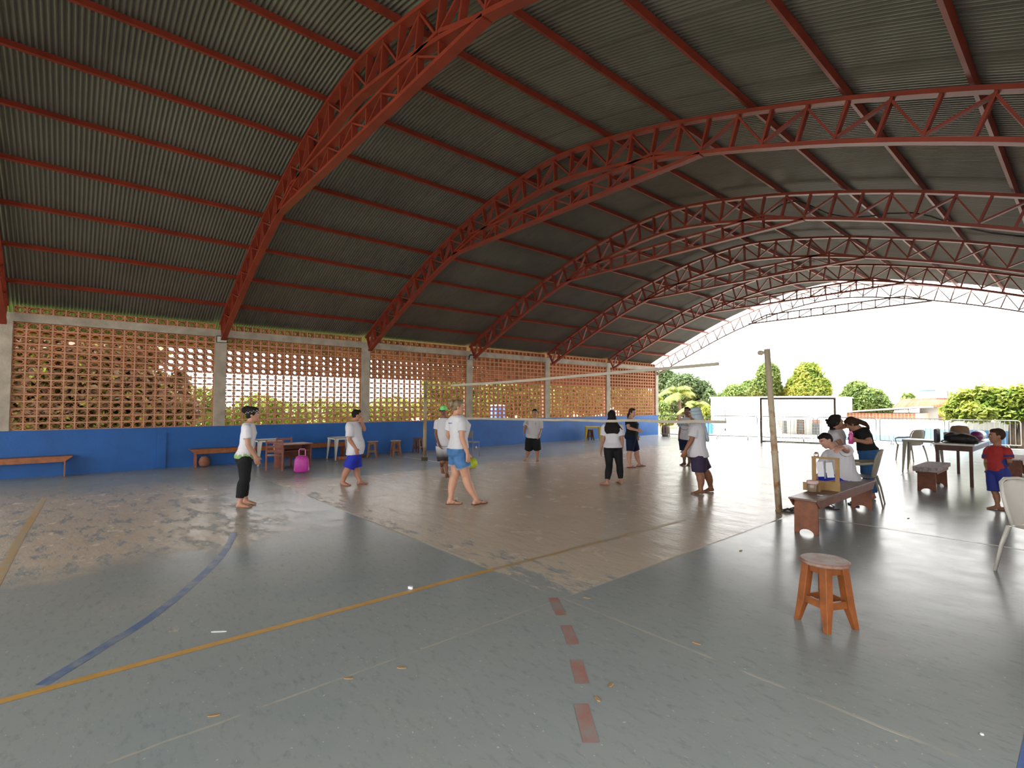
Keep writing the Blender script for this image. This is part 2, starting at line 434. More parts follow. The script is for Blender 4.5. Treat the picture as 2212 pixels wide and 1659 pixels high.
for a, x in enumerate(xx):
    dz = (sm(x + .05) - sm(x - .05)) / .1; nrm = Vector((-dz, 0, 1)).normalized()
    for yv, h in zip(ys, hs):
        lap = 0.004 if yv > SW - 0.001 else 0.0
        vs.append((x + nrm.x * h, yv, sm(x) + 0.105 + nrm.z * h + lap))
nn = len(ys)
for a in range(len(xx) - 1):
    for k in range(nn - 1): fs.append((a*nn+k, a*nn+k+1, (a+1)*nn+k+1, (a+1)*nn+k))
sheet.add(vs, fs)
me_sheet = sheet.mesh('roof_sheet'); me_sheet.materials.append(tin)
yy = Y6 - 0.22 - SW
while yy > -10.2:
    o = bpy.data.objects.new('roof_sheet', me_sheet); COL.objects.link(o); o.parent = ceiling; o.location = (0, yy, 0)
    yy -= SW
red_m = mat('red_oxide_steel', (0.19, 0.025, 0.011), 0.5, 0.22, 3.0, spec=0.4)
for x in PURLINS:
    z = sm(x) + 0.10; w, h = 0.042, 0.08
    mb = MB()
    dz = (sm(x + .05) - sm(x - .05)) / .1; nrm = Vector((-dz, 0, 1)).normalized(); tg = Vector((1, 0, dz)).normalized()
    c = Vector((x, 0, z)) - nrm * (h / 2)
    # C-section: web and two flanges
    def plate(a, b_, t0, t1):
        ps = [c + tg*a + nrm*t0, c + tg*b_ + nrm*t0, c + tg*b_ + nrm*t1, c + tg*a + nrm*t1]
        mb.prism([(p.x, -9.5, p.z) for p in ps], (0, Y6 + 0.12 + 9.5, 0))
    plate(-w/2, w/2, -h/2, -h/2 + .008); plate(-w/2, w/2, h/2 - .008, h/2); plate(w/2 - .008, w/2, -h/2 + .008, h/2 - .008); plate(-w/2, -w/2 + .006, h/2 - .028, h/2 - .008); plate(-w/2, -w/2 + .006, -h/2 + .008, -h/2 + .028)
    mb.build('purlin', red_m, ceiling)

me_bar = UNIT.mesh('truss_bar'); me_bar.materials.append(red_m)
end_m = mat('hazed_end_steel', (0.17, 0.105, 0.095), 0.5, 0.2, 3.0)  # red steel greyed: glare of the bright sky put into the end truss colour
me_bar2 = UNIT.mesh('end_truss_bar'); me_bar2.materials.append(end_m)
tr_lab = ['red steel arch truss cut off by the left edge of the photo', 'nearest large red steel arch truss, rising steeply to the top edge', 'second red steel arch truss, crossing to the upper right edge',
          'third red steel arch truss, with a black cable looped along it', 'fourth red steel arch truss from the camera', 'fifth red steel arch truss, the last one under the sheets', 'thin backlit arch truss at the open end against the white sky']
def dense(xa, xb, step):
    n = max(2, int(round(abs(xb - xa) / step))); return [xa + (xb - xa) * i / n for i in range(n + 1)]
def nrm_at(x):
    dz = (sm(x + .1) - sm(x - .1)) / .2; return Vector((-dz, 0, 1)).normalized()
for n in range(7):
    y = Y0 + n * D
    t = thing('roof_truss', tr_lab[n], 'truss', (0, y, 0), group='arch trusses of the roof', kind='structure')
    xa = -14.27 if n < 6 else -15.25
    xb = 1.45
    top = [Vector((x, 0, sm(x) - 0.03)) for x in dense(xa, xb, 0.35)]
    xi = xa + (0.03 if n < 6 else 0.0)
    dep = 0.47
    botx = dense(xi, xb, 0.35)
    bot = [Vector((x, 0, sm(x) - 0.03)) - nrm_at(x) * dep for x in botx]
    bot[0].x = max(bot[0].x, xi); 
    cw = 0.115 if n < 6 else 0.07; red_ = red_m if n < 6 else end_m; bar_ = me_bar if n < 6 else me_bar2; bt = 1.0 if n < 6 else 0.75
    def chord(pts, nm, hgt=0.05):
        rings = []
        for i, p in enumerate(pts):
            d = (pts[min(i+1, len(pts)-1)] - pts[max(i-1, 0)]).normalized(); nn_ = Vector((-d.z, 0, d.x))
            rings.append([p + Vector((0, -cw/2, 0)) - nn_*hgt/2, p + Vector((0, cw/2, 0)) - nn_*hgt/2, p + Vector((0, cw/2, 0)) + nn_*hgt/2, p + Vector((0, -cw/2, 0)) + nn_*hgt/2])
        return MB().loft(rings).build(nm, red_, t)
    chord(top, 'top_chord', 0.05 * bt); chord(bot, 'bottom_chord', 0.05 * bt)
    # web: a post at every panel point, diagonals alternating
    L = [0.0]; fx = dense(xa + 0.06, xb, 0.05)
    for a, c in zip(fx[:-1], fx[1:]): L.append(L[-1] + math.hypot(c - a, sm(c) - sm(a)))
    npan = int(round(L[-1] / 0.43)); nodes = [float(np.interp(L[-1] * i / npan, L, fx)) for i in range(npan + 1)]
    P = [(Vector((x, 0, sm(x) - 0.055)), Vector((x, 0, sm(x) - 0.03)) - nrm_at(x) * (dep - 0.025)) for x in nodes]
    for i, (a, c) in enumerate(P):
        unit_bar(bar_, 'web_post', a, c, 0.03, cw * 0.72, t)
        if i < npan:
            a2, c2 = P[i + 1]
            if i % 2: unit_bar(bar_, 'web_diagonal', a * .94 + c * .06, c2 * .94 + a2 * .06, 0.026, cw * 0.6, t)
            else: unit_bar(bar_, 'web_diagonal', c * .94 + a * .06, a2 * .94 + c2 * .06, 0.026, cw * 0.6, t)
    # straight tie girder below the crown
    gx0, gx1 = -9.72, -3.55
    gz0, gz1 = 4.99, 5.06
    def gz(x): return gz0 + (gz1 - gz0) * (x - gx0) / (gx1 - gx0)
    lowp = [Vector((x, 0, gz(x))) for x in (gx0, (gx0+gx1)/2, gx1)]
    g1, g2 = gx0 + 0.75, gx1 - 0.75
    upp = [Vector((x, 0, gz(x) + 0.29)) for x in (g1, (g1+g2)/2, g2)]
    endl = Vector((gx0 + 0.12, 0, gz(gx0) + 0.06)); endr = Vector((gx1 - 0.12, 0, gz(gx1) + 0.06))
    chord(lowp, 'tie_bottom_chord', 0.045); chord(upp, 'tie_top_chord', 0.04)
    unit_bar(bar_, 'tie_end', endl, upp[0], 0.04, cw * 0.9, t); unit_bar(bar_, 'tie_end', endr, upp[-1], 0.04, cw * 0.9, t)
    xs_ = dense(g1, g2, 0.42)
    for i, x in enumerate(xs_):
        unit_bar(bar_, 'tie_post', (x, 0, gz(x) + 0.02), (x, 0, gz(x) + 0.27), 0.026, cw * 0.7, t)
        if i < len(xs_) - 1:
            x2 = xs_[i+1]; za, zb = (0.03, 0.26) if i % 2 else (0.26, 0.03)
            unit_bar(bar_, 'tie_diagonal', (x, 0, gz(x) + za), (x2, 0, gz(x2) + zb), 0.022, cw * 0.6, t)

# cable slung along the third truss
blackc = mat('black_rubber', (0.012, 0.012, 0.012), 0.5, 0.1)
cy_ = Y0 + 3 * D + 0.09
pts = []
for px, py in ((1665,458),(1690,441),(1720,434),(1745,442),(1790,462),(1835,470),(1880,467),(1920,461),(1975,460),(2010,467),(2070,488),(2140,503),(2212,511)):
    p = onY(px, py, cy_); pts.append(p)
c = MB().tube(pts, 0.012, 6).build('cable', blackc, smooth=True)
tag(c, 'black power cable sagging along the third red truss', 'cable')
# ------------------------------------------------------------------ people
BAKE = []     # meshes whose remesh/smooth modifiers are applied once at the end
def skin_mat(name, col):
    return mat('skin_' + name, col, 0.5, 0.08, 12, spec=0.35)
def organic(name, mb, m, parent, voxel, smooth=4, wr=0.0):
    o = mb.build(name, m, parent, smooth=True)
    r = o.modifiers.new('remesh', 'REMESH'); r.mode = 'VOXEL'; r.voxel_size = voxel; r.use_smooth_shade = True
    if wr:
        tx = bpy.data.textures.get('wrinkles') or bpy.data.textures.new('wrinkles', 'CLOUDS'); tx.noise_scale = 0.09
        d = o.modifiers.new('wrinkle', 'DISPLACE'); d.texture = tx; d.strength = wr; d.mid_level = 0.5; d.texture_coords = 'GLOBAL'
    s = o.modifiers.new('smooth', 'SMOOTH'); s.iterations = smooth; s.factor = 0.5
    BAKE.append(o)
    return o

class Person:
    def __init__(s, base, H, face, label, skin, build=1.0, fem=False, voxel=0.0085, belly=0.0, bust=0.0, hipw=1.0):
        B = Gd(*base); s.B = B; s.H = H; s.b = build; s.vox = voxel
        s.dist = math.hypot(B.x, B.y); s.hv = Vector((B.x, B.y, 0)).normalized()
        s.im = Vector((s.hv.y, -s.hv.x, 0))                     # to the right as the camera sees it
        a = math.radians(face); s.fv = s.hv * math.cos(a) + s.im * math.sin(a)
        s.rv = Vector((s.fv.y, -s.fv.x, 0))
        s.fem, s.belly, s.bust, s.hipw = fem, belly, bust, hipw
        s.skin = skin_mat(*skin)
        s.root = thing('person', label, 'person', (B.x, B.y, 0))
        s.O = Vector((B.x, B.y, 0))
        s.body = MB()
    def P(s, px, py, w=0.0):
        d = ray(px, py); t = (s.dist + w) / (d.x * s.hv.x + d.y * s.hv.y)
        return CAM + d * t - s.O
    def sections(s):
        b, H = s.b, s.H
        hp = s.hipw
        if s.fem:
            S = [(-.16, .062*hp, .055, 0), (-.06, .098*hp, .078, -.008), (.06, .104*hp, .080, -.010), (.20, .092*hp, .066, 0), (.36, .080, .060, .004), (.56, .084, .064, .006), (.72, .090, .066, .010), (.86, .096, .058, 0), (.96, .080, .048, -.004), (1.0, .056, .042, -.004), (1.06, .036, .036, -.002)]
        else:
            S = [(-.16, .060, .055, 0), (-.06, .090*hp, .074, -.004), (.06, .094*hp, .074, 0), (.20, .088, .066, .004), (.36, .085, .062, .004), (.56, .092, .066, .004), (.72, .100, .068, .004), (.86, .104, .060, 0), (.96, .086, .050, -.004), (1.0, .060, .044, -.004), (1.06, .040, .038, -.002)]
        out = []
        for t, rx, ry, fo in S:
            k = math.exp(-((t - .28) / .22) ** 2) * s.belly
            kb = math.exp(-((t - .66) / .13) ** 2) * s.bust
            out.append((t, rx * H * b * (1 + .5 * k), (ry * b + .5 * k * .05 + .5 * kb * .04) * H, (fo + .5 * k * .05 + .5 * kb * .04) * H))
        return out
    def spine(s, t):
        pl, ch, nk = s.pel, s.chest, s.neck
        if t <= .5: return pl + (ch - pl) * (t / .5)
        return ch + (nk - ch) * ((t - .5) / .5)
    def torso(s, mb, t0, t1, inf=0.0, hem=0.0):
        rings = []; S = s.sections(); ts = [q[0] for q in S]
        samp = sorted(set([t0, t1] + [t for t in ts if t0 < t < t1]))
        for t in samp:
            rx = float(np.interp(t, ts, [q[1] for q in S])) + inf; ry = float(np.interp(t, ts, [q[2] for q in S])) + inf; fo = float(np.interp(t, ts, [q[3] for q in S]))
            if hem and t < t0 + .3: k = 1 - (t - t0) / .3; rx += hem * k; ry += hem * k
            c = s.spine(t); tg = (s.spine(t + .03) - s.spine(t - .03)).normalized()
            sh = (s.rs - s.ls); sh.normalize()
            blend = min(max((t - .1) / .7, 0), 1)
            x = (s.rv * (1 - blend) + sh * blend); x = (x - tg * x.dot(tg)).normalized(); y = tg.cross(x)
            if y.dot(s.fv) < 0: y = -y
            c = c + y * fo
            n = 18; ring = []
            for k in range(n):
                a = 2*PI*k/n; ca, sa = math.cos(a), math.sin(a)
                ring.append(c + x * (rx * math.copysign(abs(ca) ** .85, ca)) + y * (ry * math.copysign(abs(sa) ** .85, sa)))
            rings.append(ring)
        mb.loft(rings)
    def setup(s, J):
        g = lambda k: s.P(*J[k])
        H = s.H
        s.pel, s.neck = g('pel'), g('neck')
        s.chest = g('chest') if 'chest' in J else (s.pel + s.neck) / 2
        wr = s.rv.dot(s.hv) * .1 * H
        for sd, sg in (('r', 1), ('l', -1)):
            k = sd + 's'; v = J[k]; w = v[2] if len(v) > 2 else wr * sg + ((s.neck.dot(s.hv)) - 0) * 0
            setattr(s, k, s.P(v[0], v[1], w)); setattr(s, 'w' + sd, w)
            for kk in ('e', 'w', 'h'):
                v = J[sd + kk]; w2 = v[2] if len(v) > 2 else w
                setattr(s, sd + kk, s.P(v[0], v[1], w2))
            s_h = s.pel + s.rv * (sg * .052 * H * (1.06 if s.fem else 1)) - Vector((0, 0, .012 * H)); setattr(s, sd + 'hip', s_h)
            hl = J[sd + 'heel']; to = J[sd + 'toe']
            if len(hl) > 2: hv_, tv = s.P(*hl), s.P(*to)          # lifted foot: free in space
            else:
                hv_, tv = Gd(*hl) - s.O, Gd(*to) - s.O
                L = (tv - hv_).length; want = .150 * H
                mid = (hv_ + tv) / 2; dr = (tv - hv_) / max(L, 1e-6); L = min(max(L, want * .92), want * 1.08)
                hv_, tv = mid - dr * L / 2, mid + dr * L / 2; hv_.z = tv.z = 0
            setattr(s, sd + 'heel', hv_); setattr(s, sd + 'toe', tv)
            an = hv_ + (tv - hv_) * .24 + Vector((0, 0, .046 * H)); setattr(s, sd + 'a', an)
            v = J[sd + 'k']; w3 = v[2] if len(v) > 2 else (an.dot(s.hv) + s_h.dot(s.hv)) / 2
            setattr(s, sd + 'k', s.P(v[0], v[1], w3))
        s.head = g('head'); s.hh = J['hh'] if 'hh' in J else .066 * H
        a = math.radians(J.get('hface', 0)); hf = s.fv * math.cos(a) + s.rv * math.sin(a)   # head turn to own right
        p = math.radians(J.get('hpitch', 0)); r = math.radians(J.get('hroll', 0))
        hr = Vector((hf.y, -hf.x, 0)); up = Vector((0, 0, 1))
        s.hf = (hf * math.cos(p) + up * math.sin(p)); hu = (up * math.cos(p) - hf * math.sin(p))
        s.hr = hr * math.cos(r) - hu * math.sin(r); s.hu = hu * math.cos(r) + hr * math.sin(r)
    def leg_path(s, sd): return [getattr(s, sd + 'hip'), getattr(s, sd + 'k'), getattr(s, sd + 'a')]
    def leg(s, mb, sd, t1, inf=0.0, flare=0.0, t0=0.0):
        """t: 0 hip .. 1 knee .. 2 ankle"""
        hip, kn, an = s.leg_path(sd); H, b = s.H, s.b
        T = [0, .25, .55, .85, 1.0, 1.15, 1.35, 1.6, 1.85, 2.0]
        R = [.060, .058, .049, .039, .037, .037, .038, .031, .023, .022]
        back = -s.fv * .01 * H
        pts, rr = [], []
        for t in sorted(set([t0, t1] + [q for q in T if t0 < q < t1])):
            p = hip.lerp(kn, t) if t <= 1 else kn.lerp(an, t - 1)
            if 1.1 < t < 1.8: p = p + back
            pts.append(p); rr.append(float(np.interp(t, T, R)) * H * b + inf + flare * (t - t0) / max(t1 - t0, .01))
        mb.tube(pts, rr, 14, ref=s.rv)
    def arm(s, mb, sd, t1=2.0, inf=0.0, flare=0.0, t0=0.0):
        sh, el, wr = getattr(s, sd + 's'), getattr(s, sd + 'e'), getattr(s, sd + 'w'); H, b = s.H, s.b ** .6
        T = [0, .3, .7, 1.0, 1.25, 1.6, 2.0]; R = [.034, .032, .027, .0245, .0255, .021, .0165]
        pts, rr = [], []
        for t in sorted(set([t0, t1] + [q for q in T if t0 < q < t1])):
            pts.append(sh.lerp(el, t) if t <= 1 else el.lerp(wr, t - 1)); rr.append(float(np.interp(t, T, R)) * H * b + inf + flare * t / max(t1, .01))
        mb.tube(pts, rr, 12)
    def hand(s, mb, sd, curl=0.5, spread=None):
        W, T = getattr(s, sd + 'w'), getattr(s, sd + 'h'); L = .102 * s.H
        d = (T - W).normalized(); sg = 1 if sd == 'r' else -1
        side = spread if spread is not None else s.fv
        side = side - d * side.dot(d)
        if side.length < .05: side = d.orthogonal()
        side.normalize(); n = d.cross(side); n.normalize()
        inward = -s.rv * sg
        if n.dot(inward) < 0: n = -n
        rings = []
        for t, w, th in ((0, .17, .13), (.2, .21, .14), (.45, .25, .12), (.55, .23, .10)):
            c = W + d * (t * L); rings.append([c + side * (w * L * math.cos(2*PI*k/10)) + n * (th * L * math.sin(2*PI*k/10)) for k in range(10)])
        mb.loft(rings)
        for i, ln in enumerate((.42, .48, .45, .36)):
            p = W + d * (.50 * L) + side * ((.17 - .115 * i) * L); fd = (d + side * (.10 - .07 * i)).normalized(); pts = [p]
            ang = 0.0
            for j in range(3):
                ang += curl * (.35, .6, .5)[j]
                q = fd * math.cos(ang) + n * math.sin(ang); p = p + q * (ln * L / 3 * (1.15, 1, .85)[j]); pts.append(p)
            mb.tube(pts, [.062 * L, .060 * L, .055 * L, .045 * L], 7)
        p = W + d * (.16 * L) + side * (.17 * L)
        mb.tube([p, p + (side * .7 + d * .7) * (.22 * L), p + (side * .75 + d * 1.15 + n * .3 * curl) * (.30 * L)], [.085 * L, .07 * L, .05 * L], 7)
    def foot(s, mb, sd):
        h, t = getattr(s, sd + 'heel'), getattr(s, sd + 'toe'); H = s.H
        d = (t - h); L = d.length; d.normalize(); up = Vector((0, 0, 1)); up = (up - d * up.dot(d)).normalized(); sdv = d.cross(up)
        rings = []
        for u, zc, rz, rw in ((0.0, .018, .014, .014), (.06, .022, .021, .021), (.25, .028, .027, .023), (.5, .021, .021, .026), (.72, .014, .0135, .031), (.88, .011, .0105, .030)):
            c = h + d * (u * L) + up * (zc * H * 1.0)
            rings.append([c + sdv * (rw * H * math.cos(2*PI*k/12)) + up * (rz * H * math.sin(2*PI*k/12)) for k in range(12)])
        mb.loft(rings)
        inner = sdv if (s.rv.dot(sdv) < 0) == (sd == 'r') else -sdv
        for i, (o, ln, r) in enumerate(((.020, .13, .0105), (.008, .12, .0075), (-.003, .10, .007), (-.013, .075, .0065), (-.022, .05, .006))):
            p = h + d * (.86 * L) + inner * (o * H) + up * (.009 * H)
            mb.tube([p, p + d * (ln * L), p + d * ((ln + .02) * L) - up * .002], [r * H, r * H, r * .6 * H], 7)
        an = getattr(s, sd + 'a')
        mb.tube([an + up * (.02 * H), h + d * (.25 * L) + up * (.03 * H)], [.023 * H, .026 * H], 10)
    def hp(s, x, y, z): return s.head + s.hr * (x * s.hh) + s.hf * (y * s.hh) + s.hu * (z * s.hh)
    def headmesh(s, mb):
        rings = []
        for v, cy, ry, rx in ((-.98, .40, .16, .20), (-.80, .28, .40, .40), (-.5, .12, .62, .56), (-.15, .02, .76, .64), (.2, -.04, .82, .67), (.55, -.07, .78, .62), (.82, -.08, .58, .45), (.98, -.08, .22, .18)):
            rings.append([s.hp(rx * math.cos(2*PI*k/16), cy + ry * math.sin(2*PI*k/16), v) for k in range(16)])
        mb.loft(rings)
        mb.tube([s.hp(0, .74, .12), s.hp(0, .84, -.10), s.hp(0, .80, -.24)], [.07*s.hh, .12*s.hh, .13*s.hh], 8)
        ax = (s.hr, s.hf, s.hu)
        for q in (-1, 1): mb.ell(s.hp(.67*q, -.08, -.06), (.09*s.hh, .17*s.hh, .26*s.hh), ax, 8, 6)
        mb.ell(s.hp(0, .70, -.50), (.24*s.hh, .10*s.hh, .11*s.hh), ax, 8, 6)
        nb = s.neck; top = s.hp(0, -.12, -.55)
        r = .036 * s.H * (s.b ** .5)
        mb.tube([nb - Vector((0,0,.02*s.H)), nb.lerp(top, .5), top], [r*1.2, r, r], 12)
    def finish(s, curl=(0.5, 0.5), spread=(None, None)):
        mb = s.body
        s.torso(mb, -.16, 1.06)
        for i, sd in enumerate('rl'):
            s.leg(mb, sd, 2.0); s.arm(mb, sd); s.hand(mb, sd, curl[i], spread[i]); s.foot(mb, sd)
            mb.ell(getattr(s, sd + 's'), (.031*s.H*s.b**.5,) * 3)
        s.headmesh(mb)
        s.bodyo = organic('body', mb, s.skin, s.root, s.vox, 3)
        # face
        dark = mat('eye_dark', (0.02, 0.013, 0.01), 0.3); white = mat('eye_white', (0.7, 0.68, 0.64), 0.3)
        ax = (s.hr, s.hf, s.hu); hh = s.hh
        lip = mat('lip', (0.30, 0.10, 0.08), 0.5)
        for q in (-1, 1):
            eo = MB().ell(s.hp(.27*q, .70, .03), (.11*hh, .06*hh, .05*hh), ax, 8, 6).build('eye', white, s.root, smooth=True)
            MB().ell(s.hp(.27*q, .735, .03), (.055*hh, .035*hh, .052*hh), ax, 8, 6).build('pupil', dark, eo, smooth=True)
            MB().tube([s.hp(.13*q, .77, .18), s.hp(.28*q, .75, .23), s.hp(.45*q, .64, .18)], .032*hh, 6).build('eyebrow', s.hairm, s.root, smooth=True)
        MB().ell(s.hp(0, .79, -.48), (.20*hh, .05*hh, .05*hh), ax, 10, 6).build('mouth', lip, s.root, smooth=True)
        return s
    # ---- clothes
    def shirt(s, m, hem=-.04, sleeve=.62, inf=.016, flare=.010, sf=.014, name='shirt', wr=.012, neck=1.02):
        mb = MB(); s.torso(mb, hem, neck, inf, flare)
        for sd in 'rl':
            s.arm(mb, sd, sleeve, inf * .9, sf); mb.ell(getattr(s, sd + 's'), (.034*s.H*s.b**.5 + inf*.5,) * 3)
        return organic(name, mb, m, s.root, s.vox * 1.15, 4, wr)
    def bottoms(s, m, top=.16, end=.8, inf=.013, flare=.02, name='shorts', wr=.008):
        mb = MB(); s.torso(mb, -.18, top, inf)
        for sd in 'rl':
            s.leg(mb, sd, end, inf, flare, t0=-.05 if False else 0.0)
            mb.ell(getattr(s, sd + 'hip'), (.060*s.H*s.b + inf,) * 3)
        return organic(name, mb, m, s.root, s.vox * 1.15, 3, wr)
    def hair_cap(s, mb, k=1.0, low=-.1):
        ax = (s.hr, s.hf, s.hu); hh = s.hh
        k *= 1.08
        mb.ell(s.hp(0, -.17, .24), (.70*hh*k, .76*hh*k, .83*hh*k), ax, 16, 10)
        mb.ell(s.hp(0, .16, .66), (.60*hh*k, .56*hh*k, .36*hh*k), ax, 16, 10)
        mb.ell(s.hp(0, -.42, low), (.60*hh*k, .46*hh*k, .58*hh*k), ax, 14, 8)
    def hair(s, mb, m, name='hair', vox=.008, sm_=2, wr=.008): return organic(name, mb, m, s.root, vox, sm_, wr)

H_BLACK = mat('hair_black', (0.012, 0.010, 0.010), 0.7, 0.3, 40, bump=0.5, bs=160, spec=.2)
H_BROWN = mat('hair_brown', (0.045, 0.022, 0.014), 0.7, 0.4, 40, bump=0.5, bs=160, spec=.2)
H_BLOND = mat('hair_dark_blond', (0.12, 0.075, 0.04), 0.5, col2=(0.33, 0.25, 0.15), vs=16, bump=0.5, bs=120)
W_SHIRT = mat('white_cotton', (0.60, 0.595, 0.64), 0.85, 0.05, 4, spec=0.1)
G_SHIRT = mat('grey_white_cotton', (0.50, 0.485, 0.51), 0.85, 0.05, 4, spec=0.1)
BLACKC = mat('black_cloth', (0.014, 0.015, 0.016), 0.85, 0.2, 6, spec=0.15)
NAVY = mat('navy_cloth', (0.010, 0.017, 0.045), 0.8, 0.2, 6, spec=0.15)
ROYAL = mat('royal_blue_cloth', (0.018, 0.032, 0.36), 0.7, 0.2, 6, spec=0.2)
DENIM = mat('blue_denim', (0.045, 0.135, 0.31), 0.85, col2=(0.10, 0.22, 0.44), vs=7, bump=0.2, bs=200, spec=0.1)
JEANS = mat('jeans_denim', (0.03, 0.10, 0.25), 0.85, col2=(0.06, 0.16, 0.36), vs=5, spec=0.1)
PURPLE = mat('dark_purple_cloth', (0.040, 0.030, 0.060), 0.8, 0.2, 6, spec=0.15)
SOLE = mat('brown_rubber', (0.13, 0.055, 0.035), 0.7)
def flipflops(p, m=SOLE):
    for sd in 'rl':
        h, t = getattr(p, sd + 'heel'), getattr(p, sd + 'toe'); d = (t - h); L = d.length; d.normalize(); n = Vector((-d.y, d.x, 0)); H = p.H
        pts = []
        for u, w in ((-.06, .018), (.1, .027), (.35, .025), (.6, .031), (.85, .034), (1.02, .026), (1.08, .010)): pts.append((u, w))
        poly = [h + d*(u*L) + n*(w*H) for u, w in pts] + [h + d*(u*L) - n*(w*H) for u, w in reversed(pts)]
        mb = MB().prism([(q.x, q.y, 0.002) for q in poly], (0, 0, .013))
        o = mb.build('flip_flop', m, p.root)
        st = MB(); a = h + d*(.80*L) + Vector((0,0,.016))
        for q in (-1, 1): st.tube([a, h + d*(.62*L) + n*(q*.017*H) + Vector((0,0,.036*H)), h + d*(.42*L) + n*(q*.029*H) + Vector((0,0,.016))], .005, 6)
        st.build('strap', m, o, smooth=True)

# 1 woman in black trousers, profile to the right, black and white head band
p = Person((528, 1094), 1.52, 92, 'woman in white t-shirt with green leaf hem, black trousers and polka dot head band', ('tan', (0.42, 0.22, 0.145)), 0.93, True)
p.setup(dict(head=(546.5, 895.5), neck=(538.5, 915), pel=(529, 989), chest=(533.5, 948), rs=(534, 925, -.13), re=(536, 961, -.17), rw=(551, 986, -.16), rh=(557, 1003, -.14), ls=(540, 925, .13), le=(540, 960, .17), lw=(553, 985, .16), lh=(558, 1001, .15),
        rk=(528, 1037, -.06), rheel=(512, 1097), rtoe=(541, 1096.5), lk=(530, 1036, .06), lheel=(524, 1090), ltoe=(553, 1089.5), hface=8, hh=.107))
p.hairm = H_BLACK; p.finish((.5, .5))
leaf_shirt = mat('leaf_print_cotton', (0.72, 0.71, 0.73), 0.85)
def leaf_print(M):
    nt = M.node_tree; N = nt.nodes; L = nt.links; b = N['Principled BSDF']
    g = N.new('ShaderNodeNewGeometry'); sp = N.new('ShaderNodeSeparateXYZ'); L.new(g.outputs['Position'], sp.inputs[0])
    wv = N.new('ShaderNodeTexNoise'); wv.inputs['Scale'].default_value = 26; wv.inputs['Detail'].default_value = 3
    mp = N.new('ShaderNodeMapping'); mp.inputs['Scale'].default_value = (1.0, 1.0, 0.35); mp.inputs['Rotation'].default_value = (0.5, 0.4, 0)
    L.new(g.outputs['Position'], mp.inputs[0]); L.new(mp.outputs[0], wv.inputs['Vector'])
    rz = N.new('ShaderNodeMapRange'); rz.inputs[1].default_value = 0.86; rz.inputs[2].default_value = 0.74; L.new(sp.outputs[2], rz.inputs[0])
    ad = N.new('ShaderNodeMath'); ad.operation = 'MULTIPLY_ADD'; L.new(rz.outputs[0], ad.inputs[0]); ad.inputs[1].default_value = 0.5; L.new(wv.outputs['Fac'], ad.inputs[2])
    th = N.new('ShaderNodeMapRange'); th.inputs[1].default_value = 0.72; th.inputs[2].default_value = 0.86; L.new(ad.outputs[0], th.inputs[0])
    mx = N.new('ShaderNodeMix'); mx.data_type = 'RGBA'; mx.inputs[6].default_value = (0.60, 0.595, 0.64, 1); mx.inputs[7].default_value = (0.22, 0.36, 0.13, 1)
    L.new(th.outputs[0], mx.inputs[0]); L.new(mx.outputs[2], b.inputs['Base Color'])
leaf_print(leaf_shirt)
p.shirt(leaf_shirt, -.02, .62, .015, .003)
p.bottoms(BLACKC, .18, 1.78, .014, .006, 'trousers')
mb = MB(); p.hair_cap(mb, 1.02, -.05); ax = (p.hr, p.hf, p.hu)
mb.ell(p.hp(0, -1.02, .62), (.46*p.hh, .48*p.hh, .50*p.hh), ax); mb.ell(p.hp(0, -.75, .95), (.34*p.hh, .36*p.hh, .30*p.hh), ax)
p.hair(mb, H_BLACK)
dots = mat('dotted_band', (0.015, 0.014, 0.016), 0.7)
band = MB(); rg = []
for k in range(24):
    a = 2*PI*k/24; ca, sa = math.cos(a), math.sin(a)
    rg.append(p.hp(.74*ca, -.10 + .84*sa, .40 + .18*sa))
band.tube(rg + [rg[0]], .15*p.hh, 8, sq=.35, ref=p.hu)
bo = band.build('head_band', dots, p.root, smooth=True)
dm = mat('dot_white', (0.75, 0.75, 0.75), 0.7); db = MB()
for k in range(24):
    a = 2*PI*(k+.3)/24; ca, sa = math.cos(a), math.sin(a); z = .40 + .18*sa + (.08 if k % 2 else -.08)
    db.ell(p.hp(.79*ca, -.10 + .89*sa, z), (.050*p.hh,)*3, None, 7, 5)
db.build('dots', dm, bo, smooth=True)['kind'] = 'stuff'

# 2 man in royal blue shorts, walking to the right, hand at his face
p = Person((762, 1046), 1.49, 84, 'man in white t-shirt and royal blue shorts walking with a hand at his mouth', ('ruddy', (0.40, 0.19, 0.125)), 1.12, False, belly=.9)
p.setup(dict(head=(771, 897), neck=(762, 912), pel=(766, 978), chest=(764, 944), rs=(757, 922, -.15), re=(755, 950, -.20), rw=(768, 968, -.22), rh=(773, 983, -.22), ls=(771, 920, .14), le=(787, 928, .10), lw=(782, 911, -.02), lh=(777, 902, -.06),
        rk=(752, 1013, -.08), rheel=(735, 1047.5), rtoe=(756, 1050), lk=(770.5, 1012, .06), lheel=(772, 1047), ltoe=(793, 1045), hface=0, hh=.105))
p.hairm = H_BLACK; p.finish((.5, .7)); p.shirt(W_SHIRT, -.05, .78, .022, .012, .02); so = p.bottoms(ROYAL, .15, .93, .018, .03)
st = MB(); a = p.rhip - p.fv*.0 ; 
pts = [p.rhip + p.rv*(.095) + Vector((0,0,.03)), p.rhip.lerp(p.rk, .5) + p.rv*.088, p.rhip.lerp(p.rk, .9) + p.rv*.082]
st.tube(pts, .006, 6).build('side_stripe', W_SHIRT, so, smooth=True)
mb = MB(); p.hair_cap(mb, .99, .05); p.hair(mb, H_BLACK)

